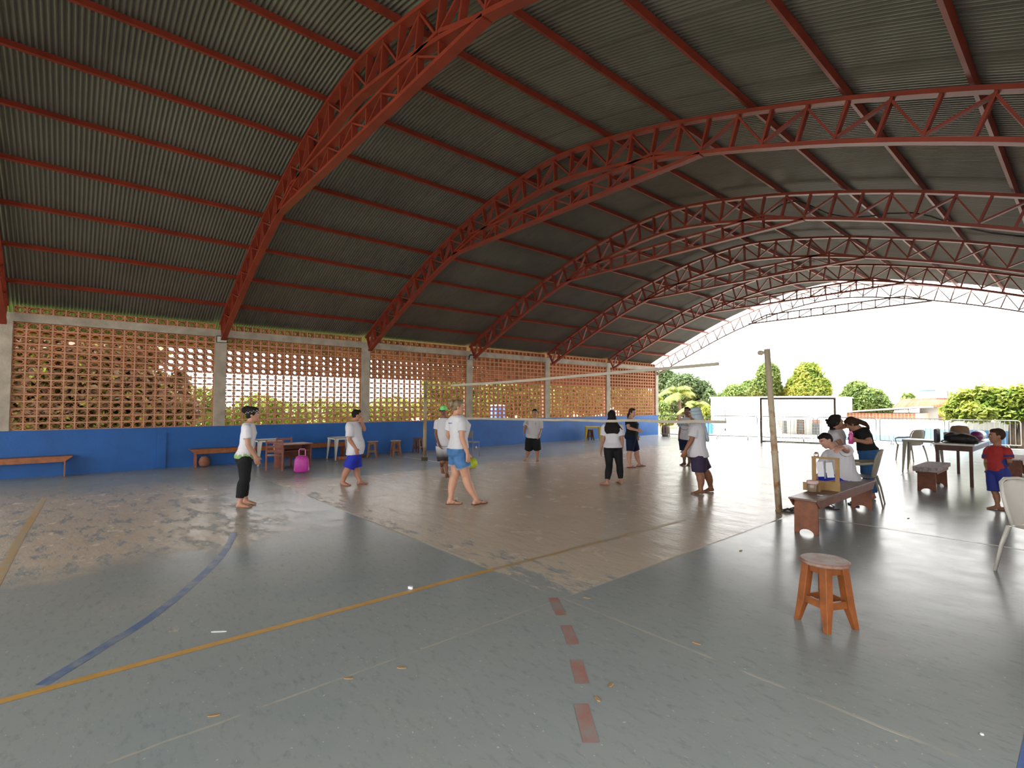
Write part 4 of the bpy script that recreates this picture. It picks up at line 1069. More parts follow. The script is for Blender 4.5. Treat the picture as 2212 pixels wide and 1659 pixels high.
mb = MB().tube([(0, -.25, .105), (0, -.10, .105)], [.103, .103], 18); mb.build('grey_band', mat('grey_band', (0.4, 0.38, 0.42), .6), pb, smooth=True)
db_ = thing('dark_file_box', 'narrow dark box standing upright on the left of the table', 'box', (-2.08, 13.0, .80))
MB().box(-.025, .025, -.17, .17, 0, .25).build('box_body', mat('dark_violet_box', (0.035, 0.028, 0.05), .5), db_, bev=.008)
MB().box(-.018, .018, -.15, .15, .25, .262).build('papers', mat('paper_edges', (0.35, 0.3, 0.22), .8), db_)
yb = MB().box(-.10, .10, -.10, .10, 0, .17); o = yb.build('ochre_box', mat('ochre_card', (0.30, 0.24, 0.12), .7), loc=(-1.98, 13.75, .80), bev=.006); tag(o, 'small ochre carton between the dark box and the bags', 'box')

def plastic_table(label, loc, rz, m, H=.63, W=.58, group='plastic tables'):
    t = thing('plastic_table', label, 'table', loc, rz, group); h = W/2
    mb = MB(); mb.box(-h, h, -h, h, H - .012, H)
    for s in (-1, 1): mb.box(-h, h, s*h - (.012 if s > 0 else 0), s*h + (0 if s > 0 else .012), H - .05, H); mb.box(s*h - (.012 if s > 0 else 0), s*h + (0 if s > 0 else .012), -h, h, H - .05, H)
    mb.build('table_top', m, t)
    for sx in (-1, 1):
        for sy in (-1, 1):
            a, b_ = Vector((sx*(h - .012), sy*(h - .012), H - .02)), Vector((sx*(h + .012), sy*(h + .012), 0))
            # L-section leg tapering downwards
            l = MB()
            l.add([a, a - Vector((sx*.085,0,0)), b_ - Vector((sx*.028,0,0)), b_, a - Vector((0,sy*.012,0)), a - Vector((sx*.085, sy*.012, 0)), b_ - Vector((sx*.028, sy*.012, 0)), b_ - Vector((0, sy*.012, 0))],
                  [(0,1,2,3),(7,6,5,4),(0,4,5,1),(1,5,6,2),(2,6,7,3),(3,7,4,0)])
            l.add([a, a - Vector((0,sy*.085,0)), b_ - Vector((0,sy*.028,0)), b_, a - Vector((sx*.012,0,0)), a - Vector((sx*.012, sy*.085, 0)), b_ - Vector((sx*.012, sy*.028, 0)), b_ - Vector((sx*.012, 0, 0))],
                  [(0,1,2,3),(7,6,5,4),(0,4,5,1),(1,5,6,2),(2,6,7,3),(3,7,4,0)])
            l.build('leg', m, t)
    return t
plastic_table('white plastic table behind the woman in black trousers', (-13.56, 3.70, 0), 0, PLW)
plastic_table('off white plastic table half hidden by the man in blue shorts', (-13.62, 5.62, 0), 0, PLW, .60)
plastic_table('yellow plastic table by the blue wall, far end', (-13.50, 16.1, 0), math.radians(45), PLY, .60, .62)
plastic_table('white plastic table behind the brown table, far right', (-2.62, 14.75, 0), .05, PLB, .74, .66)

def mono_chair(label, loc, rz, m, arms=True, group='plastic chairs'):
    """moulded garden chair; faces local +Y"""
    t = thing('plastic_chair', label, 'chair', loc, rz, group)
    rows = []; W = .215
    for y, z, w in ((.22, .425, .205), (.20, .44, .215), (.05, .432, .215), (-.12, .425, .205), (-.19, .44, .195)):
        rows.append([Vector((w*u, y, z - .012*(1 - u*u))) for u in (-1, -.6, -.2, .2, .6, 1)])
    def shell(rows, th, nm):
        n = len(rows[0]); vs = [p for r in rows for p in r]; fs = []
        for k in range(len(rows) - 1):
            for i in range(n - 1): fs.append((k*n+i, k*n+i+1, (k+1)*n+i+1, (k+1)*n+i))
        o = MB().add(vs, fs).build(nm, m, t, smooth=True)
        sd = o.modifiers.new('solid', 'SOLIDIFY'); sd.thickness = th; ss = o.modifiers.new('sub', 'SUBSURF'); ss.levels = 2; ss.render_levels = 2
        return o
    shell(rows, .008, 'seat')
    rows = []
    for z, y, w in ((.43, -.19, .19), (.52, -.215, .20), (.65, -.245, .215), (.76, -.27, .21), (.82, -.285, .17), (.835, -.287, .10)):
        rows.append([Vector((w*u, y + .045*u*u, z)) for u in (-1, -.6, -.2, .2, .6, 1)])
    shell(rows, .008, 'backrest')
    MB().tube([(-.205, -.145, .45), (-.225, -.175, .60), (-.228, -.20, .73), (-.19, -.235, .825), (-.08, -.275, .848), (.08, -.275, .848), (.19, -.235, .825), (.228, -.20, .73), (.225, -.175, .60), (.205, -.145, .45)], .016, 8, sq=1.0).build('back_rim', m, t, smooth=True)
    for sx in (-1, 1):
        MB().tube([(sx*.20, .19, .43), (sx*.215, .215, .25), (sx*.235, .235, 0)], [.030, .024, .018], 8, sq=.6).build('leg', m, t, smooth=True)
        MB().tube([(sx*.195, -.18, .43), (sx*.215, -.23, .25), (sx*.235, -.275, 0)], [.030, .024, .018], 8, sq=.6).build('leg', m, t, smooth=True)
        if arms:
            MB().tube([(sx*.222, -.17, .66), (sx*.262, -.05, .64), (sx*.270, .12, .63), (sx*.262, .215, .60), (sx*.235, .22, .50), (sx*.21, .205, .43)], [.020, .022, .024, .022, .018, .018], 8, sq=.7).build('armrest', m, t, smooth=True)
    return t
mono_chair('white plastic chair cut off by the right edge of the photo', (-.30, 6.62, 0), math.radians(-118), PLW, arms=False)
mono_chair('beige plastic armchair behind the seated man', (-2.42, 9.32, 0), math.radians(100), PLB)
mono_chair('pale plastic chair beyond the tables near the barriers', (-3.35, 17.4, 0), math.radians(60), PLB)
cg = thing('chair', 'grey chair standing behind the man in the lime cap', 'chair', (-11.9, 8.75, 0), 0.4)
GREY = mat('grey_metal', (0.2, 0.21, 0.22), .45)
MB().box(-.19, .19, -.19, .19, .40, .425).build('seat', mat('grey_seat', (0.12, 0.11, 0.12), .6), cg); MB().box(-.19, .19, -.205, -.19, .55, .76).build('backrest', mat('grey_seat', (0.1, 0.1, 0.1)), cg)
for sx in (-1, 1):
    for sy in (-1, 1): MB().tube([(sx*.17, sy*.17, .40), (sx*.185, sy*.19, 0)], .011, 8).build('leg', GREY, cg, smooth=True)
    MB().tube([(sx*.17, -.19, .42), (sx*.17, -.20, .76)], .011, 8).build('back_post', GREY, cg, smooth=True)

# two school chairs, a desk and the pink trolley bag
RW = mat('red_brown_wood', (0.19, 0.062, 0.040), .55, .22, 8)
def school_chair(label, loc, rz):
    t = thing('school_chair', label, 'chair', loc, rz, 'red brown school chairs')
    MB().box(-.17, .17, -.16, .17, .335, .355).build('seat', RW, t)
    for sx in (-1, 1):
        MB().box(sx*.165 - .017, sx*.165 + .017, -.19, -.15, 0, .70).build('back_post', RW, t); MB().box(sx*.165 - .017, sx*.165 + .017, .13, .17, 0, .335).build('leg', RW, t)
        MB().box(sx*.165 - .010, sx*.165 + .010, -.15, .13, .28, .335).build('rail', RW, t); MB().box(sx*.165 - .009, sx*.165 + .009, -.15, .13, .12, .155).build('rail', RW, t)
    for z in (.45, .555, .655): MB().box(-.148, .148, -.178, -.160, z - .025, z + .025).build('back_slat', RW, t)
    return t
school_chair('red brown slatted school chair nearest the woman in black trousers', (-12.28, 3.50, 0), math.radians(74))
school_chair('red brown slatted school chair behind the small desk', (-13.15, 3.95, 0), math.radians(80))
dk = thing('desk', 'red brown wooden desk behind the pink trolley bag', 'desk', (-12.62, 4.02, 0), math.radians(6))
MB().box(-.28, .28, -.36, .36, .545, .57).build('desk_top', RW, dk); MB().box(-.25, -.225, -.32, .32, .20, .545).build('back_panel', RW, dk)
for s in (-1, 1): MB().box(-.26, .24, s*.325 - .012, s*.325 + .012, 0, .545).build('side_panel', RW, dk)
MB().box(-.22, .22, -.31, .31, .40, .415).build('shelf', RW, dk)
MAG = mat('magenta_nylon', (0.42, 0.030, 0.28), .5, .15, 14); PKL = mat('light_pink_plastic', (0.72, 0.22, 0.48), .45)
bp = thing('trolley_bag', 'magenta wheeled school bag with a raised pink handle', 'bag', (-11.42, 3.82, 0), math.radians(-115))
mb = MB()
rg = []
for z, w, d_ in ((.03, .13, .07), (.06, .15, .085), (.20, .155, .09), (.30, .145, .085), (.36, .115, .07), (.39, .06, .04)):
    rg.append([Vector((w*math.copysign(abs(math.cos(a))**.6, math.cos(a)), d_*math.copysign(abs(math.sin(a))**.6, math.sin(a)), z)) for a in [2*PI*k/18 for k in range(18)]])
mb.loft(rg).build('pack_body', MAG, bp, smooth=True)
MB().tube([(-.065, -.09, .10), (-.065, -.085, .30), (-.065, -.07, .50), (-.05, -.07, .525), (.05, -.07, .525), (.065, -.07, .50), (.065, -.085, .30), (.065, -.09, .10)], .009, 8).build('handle', PKL, bp, smooth=True)
for s in (-1, 1):
    MB().tube([(s*.085 - .012, -.07, .028), (s*.085 + .012, -.07, .028)], .028, 14).build('wheel', PKL, bp, smooth=True)
    MB().box(s*.13 - .02, s*.13 + .02, -.075, .05, .06, .20).build('side_pocket', mat('pale_pink_mesh', (0.70, 0.42, 0.55), .7), bp, bev=.012)
    MB().tube([(s*.08, -.10, .03), (s*.08, -.105, .13)], .009, 6).build('runner', PKL, bp, smooth=True)
MB().prism([(-.03, -.094, .20), (.03, -.094, .20), (0, -.094, .228)], (0, -.004, 0)).build('emblem', PKL, bp)

# pot under the bench, red bricks by the wall
pot = MB().lathe([(.05, 0), (.11, .04), (.13, .12), (.11, .20), (.07, .235), (.075, .25), (.055, .25), (.05, .2), (.001, .18)], 18)
o = pot.build('clay_pot', mat('clay', (0.20, 0.085, 0.05), .8, .3, 10), smooth=True, loc=(-14.05, 2.42, 0)); tag(o, 'round clay pot under the end of the long wall bench', 'pot')
o = MB().box(-.06, .06, -.12, .12, 0, .07).build('loose_brick', brick_m, loc=(-13.62, 5.62, 0), bev=.006); tag(o, 'loose red brick on the floor under the off white table', 'brick')
sh = MB(); sh.ell((0, 0, .05), (.06, .14, .05)); sh.ell((0, -.06, .08), (.055, .06, .05))
o = sh.build('shoe', mat('brown_leather', (0.10, 0.05, 0.035), .5), smooth=True, loc=(-13.62, 6.22, 0)); tag(o, 'brown shoe on the floor beside the nearest wall stool', 'shoe')
o = MB().lathe([(.03, 0), (.032, .05), (.02, .055), (.02, .07), (.001, .07)], 12).build('small_cup', mat('cup_white', (0.75, 0.6, 0.5), .5), smooth=True, loc=(-13.9, 10.45, 0)); tag(o, 'tiny white cup on the floor at the foot of the blue wall', 'cup')

# cardboard stand with white tubes and a jar on the near bench
CARD = mat('cardboard', (0.36, 0.225, 0.095), .8, .12, 12); BZ = .43
cs = thing('cardboard_stand', 'cardboard stand with an upright frame and two white panels on the near bench', 'stand', (-2.33, 7.42, BZ))
def cb(p): return Vector((p.x - cs.location.x, p.y - cs.location.y, p.z - BZ))
MB().box(-.17, .17, -.006, .006, 0, .115).build('base_strip', CARD, cs); cs_ = MB(); cs_.bar((-.06, -.22, .055), (.05, .33, .055), .010, .11); cs_.build('base_strip', CARD, cs)
MB().box(-.20, .0, -.19, -.178, .0, .10).build('base_flap', CARD, cs)
for x in (-.135, .135): MB().box(x - .024, x + .024, .012, .028, .0, .40).build('upright', CARD, cs)
MB().box(-.16, .16, .008, .032, .40, .425).build('cross_bar', CARD, cs)
WP = mat('white_card', (0.68, 0.70, 0.74), .7, .03)
for x in (-.052, .055): MB().bar((x - .012, -.002, .36), (x + .014, -.002, .17), .082, .006, (0, 1, 0)).build('white_panel', WP, cs)
MB().box(-.008, .012, -.006, .002, .15, .38).build('grey_gap', mat('grey_card', (0.22, 0.22, 0.25), .7), cs)
jar = thing('plastic_jar', 'clear plastic jar with a pink lid in front of the cardboard stand', 'jar', (-2.40, 7.18, BZ))
GLASS = mat('clear_plastic', (0.80, 0.72, 0.66), .12, .02, trans=.85)
MB().lathe([(.052, 0), (.062, .008), (.062, .07), (.056, .085), (.060, .10)], 20).build('jar_body', GLASS, jar, smooth=True)
MB().lathe([(.064, .10), (.066, .104), (.066, .135), (.05, .142), (.001, .142)], 20).build('lid', mat('pale_pink', (0.62, 0.42, 0.40), .5), jar, smooth=True)
o = MB().lathe([(.03, 0), (.032, .03), (.022, .055), (.001, .06)], 14).build('clear_cup', GLASS, smooth=True, loc=(-2.43, 7.43, BZ + .427)); tag(o, 'small clear plastic cup on top of the cardboard frame', 'cup')
o = MB().box(-.03, .03, -.006, .006, 0, .004).build('paper_scrap', WP, loc=(-2.24, 6.95, BZ)); tag(o, 'white paper scrap on the near bench seat', 'paper')

# sandals by the net post and under the bench
SAN = mat('black_rubber_sandal', (0.018, 0.018, 0.02), .6)
def sandal(label, loc, rz):
    t = thing('sandal', label, 'sandal', loc, rz, 'black sandals on the floor')
    pts = [(-.13, .032), (-.09, .042), (0, .036), (.07, .046), (.12, .040), (.145, .016)]
    MB().prism([(u, w, 0) for u, w in pts] + [(u, -w, 0) for u, w in reversed(pts)], (0, 0, .02)).build('sole', SAN, t)
    for s in (-1, 1): MB().tube([(.085, 0, .022), (.03, s*.03, .05), (-.03, s*.038, .022)], .009, 6).build('strap', SAN, t, smooth=True)
g_ = Gd(1697, 1106); sandal('black sandal next to the foot of the near net post', (g_.x, g_.y, 0), .3)
g_ = Gd(1712, 1104); sandal('black sandal half hidden by the near end of the bench', (g_.x, g_.y, 0), .6)
sandal('black sandal under the far end of the near bench', (-2.62, 8.55, 0), 2.6)
sandal('black sandal behind the far leg panel of the near bench', (-2.46, 9.05, 0), 2.2)

# volleyball posts and the two tapes of the net
RUST = mat('rusty_white_pole', (0.52, 0.44, 0.32), .65, col2=(0.33, 0.16, 0.06), vs=4.5, thr=(.52, .66), bump=.3, bs=50)
pr_b, pr_t = Gd(1683, 1105), Vector((-3.135, 7.67, 2.35))
post = thing('volleyball_post', 'thick rusty white volleyball post near the seated man', 'post', (pr_b.x, pr_b.y, 0), group='volleyball posts')
tp = Vector((pr_t.x - pr_b.x, pr_t.y - pr_b.y, pr_t.z))
MB().tube([Vector((0,0,0)), tp*.35, tp*.36, tp*.365, tp*.37, tp], [.044, .044, .050, .050, .043, .041], 16).build('pole', RUST, post, smooth=True)
MB().tube([tp - Vector((0,0,.05)), tp + Vector((-.085, -.02, -.05))], .022, 12).build('pulley_arm', RUST, post, smooth=True)
MB().tube([tp + Vector((-.085, -.045, -.05)), tp + Vector((-.085, .005, -.05))], .034, 14).build('pulley', RUST, post, smooth=True)
pl_b = Gd(917, 995)
post2 = thing('volleyball_post', 'thin brown volleyball post in front of the blue wall', 'post', (pl_b.x, pl_b.y, 0), group='volleyball posts')
RUST2 = mat('brown_pole', (0.40, 0.31, 0.19), .65, col2=(0.17, 0.10, 0.05), vs=3, thr=(.45, .62))
MB().tube([(0,0,0), (.01, 0, 2.13)], .045, 14).build('pole', RUST2, post2, smooth=True)
MB().box(-.06, .06, -.06, .06, 0, .09).build('foot_sleeve', mat('dark_sleeve', (0.06, 0.05, 0.03), .7), post2)
TAPE = mat('net_tape', (0.50, 0.46, 0.38), .85, .12, 6)
net = thing('volleyball_net', 'sagging volleyball net reduced to its two pale tapes', 'net', (-7.5, 7.45, 0))
def npt(px, py):
    # vertical plane through the two post tops
    a = Vector((pl_b.x, pl_b.y)); b_ = Vector((pr_t.x, pr_t.y)); d = ray(px, py); e = b_ - a
    t = (a.x*e.y - a.y*e.x) / (d.x*e.y - d.y*e.x); q = CAM + d*t
    return Vector((q.x + 7.5, q.y - 7.45, q.z))
def tape(pix, half, nm):
    pts = [npt(*q) for q in pix]; rings = []
    for i, p_ in enumerate(pts):
        z = Vector((0, 0, half)); n = Vector((.008, .02, 0))*.5
        rings.append([p_ - z - n, p_ - z + n, p_ + z + n, p_ + z - n])
    return MB().loft(rings).build(nm, TAPE, net)
tape([(975,832.5),(1050,828.5),(1150,821),(1250,812),(1350,803.5),(1450,795),(1552,786)], .026, 'top_tape')
tape([(1005,904),(1040,904),(1075,905),(1110,905.5),(1150,906),(1200,907.5),(1225,906.5),(1260,908),(1300,909.5),(1330,909.5),(1345,908),(1380,908),(1420,910),(1470,911.5),(1500,910),(1530,911),(1568,911.5)], .023, 'bottom_tape')
ROPE = mat('thin_rope', (0.5, 0.5, 0.48), .8)
MB().tube([npt(1552, 786), npt(1649, 764)], .004, 5).build('rope', ROPE, net)
MB().tube([npt(920, 833), npt(975, 832.5)], .005, 5).build('rope', ROPE, net)
MB().tube([npt(1552, 788), npt(1560, 830), npt(1568, 909)], .004, 5).build('side_rope', ROPE, net)
MB().tube([npt(1568, 911), npt(1672, 908)], .003, 5).build('rope', ROPE, net)

# floodlights
LK = mat('lamp_black', (0.012, 0.012, 0.012), .5); LG = mat('lamp_glass', (0.45, 0.45, 0.40), .25, .05)
def flood(label, px, py, w, h, rz, tilt):
    q = onX(px, py, WX + .14)
    t = thing('floodlight', label, 'lamp', (q.x, q.y, q.z), rz, 'floodlights on the columns'); t.rotation_euler = (0, tilt, rz)
    MB().box(-.04, .0, -w/2, w/2, -h/2, h/2).build('housing', LK, t, bev=.004); MB().box(.0, .006, -w/2 + .018, w/2 - .018, -h/2 + .018, h/2 - .018).build('glass', LG, t)
    MB().box(.006, .009, -w/2 + .045, w/2 - .045, -h/2 + .035, h/2 - .05).build('reflector', mat('lamp_panel', (0.36, 0.36, 0.30), .4), t)
    MB().tube([(-.03, -w/2 - .008, 0), (-.12, -w/2 - .008, -.02), (-.12, w/2 + .008, -.02), (-.03, w/2 + .008, 0)], .008, 6).build('bracket', LK, t)
flood('white fronted floodlight at the top of the second column', 479.5, 733, .24, .17, math.radians(-8), math.radians(10))
flood('black framed floodlight tilted down on the fourth column', 1021, 772.5, .25, .20, math.radians(-12), math.radians(38))

# litter on the floor
def scrap(nm, label, px, py, w, l, rz, m, cat, h=.004):
    g_ = Gd(px, py); o = MB().prism([(-l/2, -w/3, 0), (-l/4, -w/2, 0), (l/3, -w/3, 0), (l/2, 0, 0), (l/4, w/2, 0), (-l/3, w/3, 0)], (0, 0, h)).build(nm, m, loc=(g_.x, g_.y, .001)); o.rotation_euler = (0, 0, rz); tag(o, label, cat, 'litter on the floor')
scrap('paper_scrap', 'narrow white paper strip left of the long orange line', 473, 1365, .018, .10, .9, WP, 'paper')
scrap('paper_scrap', 'crumpled white scrap lying on the orange line', 887, 1272, .03, .045, .2, WP, 'paper', .02)
LEAF = mat('dry_leaf', (0.36, 0.22, 0.10), .8)
for i, (px, py) in enumerate(((868,1443),(753,1466),(462,1546),(1268,1292+0),(1505,1390),(1290,1510),(1962,1120),(1600,1190),(1320,1480))):
    lab = ['below the orange line', 'beside the faint slab joint, lower left', 'near the lower left corner', 'at the crossing of the slab joints', 'beside the slab joint left of the stool', 'beside the red dash', 'near the chair leg beyond the bench', 'left of the near bench on the grey slab', 'above the last red dash'][i]
    scrap('dry_leaf', 'small dry tan leaf on the floor ' + lab, px, py, .02, .055, rng.uniform(0, 3), LEAF, 'leaf')
o = MB().lathe([(.006, 0), (.009, .004), (.006, .009)], 10).build('bottle_cap', WP, loc=Gd(2121, 1588)); tag(o, 'round white bottle cap near the lower right corner', 'cap')
# ------------------------------------------------------------------ outside: yard, barriers, houses, trees
def ground_mat():
    M = mat('yard_ground', (0.36, 0.345, 0.315), .9, .15, .6)
    nt = M.node_tree; N = nt.nodes; L = nt.links; b = N['Principled BSDF']
    g = N.new('ShaderNodeNewGeometry'); sp = N.new('ShaderNodeSeparateXYZ'); L.new(g.outputs['Position'], sp.inputs[0])
    nz = N.new('ShaderNodeTexNoise'); nz.inputs['Scale'].default_value = .35; nz.inputs['Detail'].default_value = 6; L.new(g.outputs['Position'], nz.inputs['Vector'])
    # left strip: grass near the front bays, red earth further along
    ad = N.new('ShaderNodeMath'); ad.operation = 'MULTIPLY_ADD'; L.new(nz.outputs['Fac'], ad.inputs[0]); ad.inputs[1].default_value = 8; L.new(sp.outputs[1], ad.inputs[2])
    r1 = N.new('ShaderNodeMapRange'); r1.inputs[1].default_value = 10; r1.inputs[2].default_value = 13; L.new(ad.outputs[0], r1.inputs[0])
    m1 = N.new('ShaderNodeMix'); m1.data_type = 'RGBA'; m1.inputs[6].default_value = (0.17, 0.27, 0.045, 1); m1.inputs[7].default_value = (0.46, 0.235, 0.10, 1); L.new(r1.outputs[0], m1.inputs[0])
    r2 = N.new('ShaderNodeMapRange'); r2.inputs[1].default_value = -14.2; r2.inputs[2].default_value = -14.6; L.new(sp.outputs[0], r2.inputs[0])
    old = b.inputs['Base Color'].links[0].from_socket
    m2 = N.new('ShaderNodeMix'); m2.data_type = 'RGBA'; L.new(r2.outputs[0], m2.inputs[0]); L.new(old, m2.inputs[6]); L.new(m1.outputs[2], m2.inputs[7])
    L.new(m2.outputs[2], b.inputs['Base Color'])
    return M
gm = ground_mat()
gr = MB()
for x0, x1, y0, y1 in ((-80, WX - .15, -40, 110), (WX - .15, 1.75, 24.6, 110), (1.75, 60, -40, 110), (WX - .15, 1.75, -40, -10)): gr.box(x0, x1, y0, y1, -.35, -.03)
yard = tag(gr.build('ground', gm), 'pale yard, grass and red earth around the hall', 'ground', kind='structure')

# ---- foliage
def leaf_mat(name, c1, c2, tr=.45):
    M = mat(name, c1, .55, col2=c2, vs=1.6, thr=(.36, .64), spec=.3, transl=tr); return M
def leaves(name, ells, n, size, m, parent, seed=1, flat=.5):
    R = np.random.RandomState(seed)
    vol = np.array([e[1][0]*e[1][1]*e[1][2] for e in ells]) ** .75; pk = R.choice(len(ells), n, p=vol/vol.sum())
    C = np.array([list(e[0]) for e in ells])[pk]; Rd = np.array([list(e[1]) for e in ells])[pk]
    d = R.normal(size=(n, 3)); d /= np.linalg.norm(d, axis=1)[:, None]
    r = .55 + .5 * R.rand(n) ** .7
    P = C + d * Rd * r[:, None] + R.normal(size=(n, 3)) * size * .5
    nr = d * .7 + R.normal(size=(n, 3)) * .6 + np.array([0, 0, flat]); nr /= np.linalg.norm(nr, axis=1)[:, None]
    a = R.normal(size=(n, 3)); a -= nr * (a * nr).sum(1)[:, None]; a /= np.linalg.norm(a, axis=1)[:, None]; b_ = np.cross(nr, a)
    s = (size * (.6 + .8 * R.rand(n)))[:, None]
    tip = nr * s * .18
    V = np.stack([P - a*s, P + b_*s*.42 - tip*0, P + a*s - tip, P - b_*s*.42], 1).reshape(-1, 3)
    me = bpy.data.meshes.new(name); me.vertices.add(4*n); me.vertices.foreach_set('co', V.astype(np.float32).ravel())
    me.loops.add(4*n); me.loops.foreach_set('vertex_index', np.arange(4*n, dtype=np.int32)); me.polygons.add(n); me.polygons.foreach_set('loop_start', np.arange(0, 4*n, 4, dtype=np.int32)); me.polygons.foreach_set('loop_total', np.full(n, 4, dtype=np.int32))
    me.update(); me.validate(); me.materials.append(m)
    o = bpy.data.objects.new(name, me); COL.objects.link(o); o.parent = parent
    return o
BARK = mat('bark', (0.10, 0.075, 0.055), .9, .3, 5, bump=.5, bs=20)
MG = leaf_mat('leaf_mid_green', (0.085, 0.14, 0.04), (0.22, 0.29, 0.085))
DG = leaf_mat('leaf_dark_green', (0.06, 0.10, 0.045), (0.13, 0.19, 0.08))
YG = leaf_mat('leaf_yellow_green', (0.12, 0.20, 0.03), (0.36, 0.38, 0.08))
BG = leaf_mat('leaf_bright_green', (0.12, 0.17, 0.03), (0.30, 0.33, 0.07), .5)
PG = leaf_mat('leaf_pale_green', (0.13, 0.21, 0.06), (0.26, 0.35, 0.11))
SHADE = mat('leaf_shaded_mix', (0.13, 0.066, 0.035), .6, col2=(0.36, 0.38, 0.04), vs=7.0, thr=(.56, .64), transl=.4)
def crown_y(blobs, Y):
    E_ = []
    for cx_, cy_, rx_, ry_, dy in blobs:
        c = onY(cx_, cy_, Y + dy); e = onY(cx_ + rx_, cy_, Y + dy); t = onY(cx_, cy_ - ry_, Y + dy)
        rx = max((e - c).length * .80, .2); rz = max(t.z - c.z, .15); E_.append((c, (rx, rx * .8, rz)))
    return E_
def crown_x(blobs, X):
    E_ = []
    for cx_, cy_, rx_, ry_, dx in blobs:
        c = onX(cx_, cy_, X + dx); e = onX(cx_ + rx_, cy_, X + dx); t = onX(cx_, cy_ - ry_, X + dx)
        ry = max((e - c).length * .9, .2); E_.append((c, (ry * .6, ry, max(t.z - c.z, .15))))
    return E_
def tree(name, label, E_, n, size, m, seed, group, trunk=True, cat='tree', nbr=4):
    c = sum((Vector(e[0]) for e in E_), Vector()) / len(E_); c0 = Vector((c.x, c.y, -.03))
    t = thing(name, label, cat, c0, group=group)
    El = [(Vector(e[0]) - c0, e[1]) for e in E_]
    leaves('crown', El, n, size, m, t, seed)
    if trunk:
        R = random.Random(seed); top = max(e[0].z for e in El); mid = Vector((0, 0, max(top * .55, .4)))
        MB().tube([(0,0,0), (R.uniform(-.1,.1), R.uniform(-.1,.1), mid.z*.5), mid], [.055*top, .04*top, .03*top], 8).build('trunk', BARK, t, smooth=True)
        for e in El[:nbr]:
            MB().tube([mid*.8, (mid + e[0])/2, e[0]], [.025*top, .018*top, .008*top], 6).build('branch', BARK, t, smooth=True)
    return t
GT = 'trees beyond the open end'
tree('mango_tree', 'large dark round tree behind the palm, left of the white house', crown_y([(1478,842,44,34,0),(1440,832,30,34,2),(1516,862,32,40,1),(1535,868,18,26,-1),(1455,870,40,34,0)], 44), 22000, .17, DG, 1, GT)
tree('tree', 'low pale tree just left of the net post, above the white house', crown_y([(1590,851,34,20,0),(1618,846,26,24,1),(1560,862,18,12,0)], 48), 9000, .15, PG, 2, GT)
tree('tree', 'tall narrow tree directly behind the rusty net post', crown_y([(1660,812,30,28,0),(1650,838,38,24,0),(1672,840,22,26,1)], 46), 14000, .14, MG, 3, GT)
tree('tree', 'tall broad bright tree above the goal', crown_y([(1745,815,38,32,0),(1752,840,48,30,0),(1722,842,32,30,1),(1775,842,26,28,0),(1705,855,40,14,2)], 46), 22000, .145, YG, 4, GT)
tree('tree', 'bushy dark green tree right of the goal', crown_y([(1850,850,34,26,0),(1880,868,46,28,0),(1838,872,36,30,0),(1815,885,28,24,-1),(1905,882,28,20,0)], 38), 22000, .125, MG, 5, GT)
tree('tree', 'tiny distant tree above the tiled roof', crown_y([(1961,862,12,9,0)], 66), 700, .25, MG, 6, GT)
tree('shrub', 'yellow green shrub left of the white house', crown_y([(1530,893,18,14,0),(1515,905,22,12,0)], 30), 3500, .11, YG, 7, 'shrubs in the yard', cat='shrub')
tree('shrub', 'green shrub beside the corner column behind the barriers', crown_y([(1432,885,12,16,0),(1440,905,20,14,0)], 29), 3000, .11, PG, 8, 'shrubs in the yard', cat='shrub')
# coconut palms
def palm(label, px, py, Y, L, nfr, seed):
    c = onY(px, py, Y); R = random.Random(seed); t = thing('palm', label, 'palm tree', (c.x, c.y, -.03), group='palms by the corner')
    MB().tube([(0,0,0), (.1,0,c.z*.5), (0,0,c.z)], [.16, .12, .10], 10).build('trunk', BARK, t, smooth=True)
    for k in range(nfr):
        a = 2*PI*k/nfr + R.uniform(-.2,.2); el = R.uniform(.15, 1.25); ln = L*R.uniform(.8,1.1); d = Vector((math.cos(a), math.sin(a), 0)); pts = []
        for i in range(9):
            u = i/8; pts.append(Vector((0,0,c.z)) + d*(ln*u*math.cos(el)*(1 - .05*u)) + Vector((0,0, ln*(math.sin(el)*u - .75*u*u))))
        mb = MB(); mb.tube(pts, [.025*(1 - .8*i/8) for i in range(9)], 5)
        sd = Vector((-d.y, d.x, 0))
        for i in range(1, 26):
            u = i/26; j = min(int(u*8), 7); p_ = pts[j].lerp(pts[j+1], u*8 - j); tg = (pts[j+1] - pts[j]).normalized(); lw = ln*.26*math.sin(PI*min(u*.9 + .1, 1))
            for s in (-1, 1):
                tip = p_ + (sd*s*.8 + tg*.55 + Vector((0,0,-.45)))*lw; w = tg*.035
                mb.add([p_ - w, p_ + w, tip], [(0, 1, 2)])
        mb.build('frond', PALM, t)
    return t
PALM = leaf_mat('palm_frond', (0.17, 0.25, 0.07), (0.34, 0.42, 0.15))
palm('coconut palm with drooping fronds beside the corner column', 1466, 852, 34, 2.3, 18, 3)
palm('lower coconut palm in front of the dark tree', 1500, 880, 31, 1.7, 15, 5)
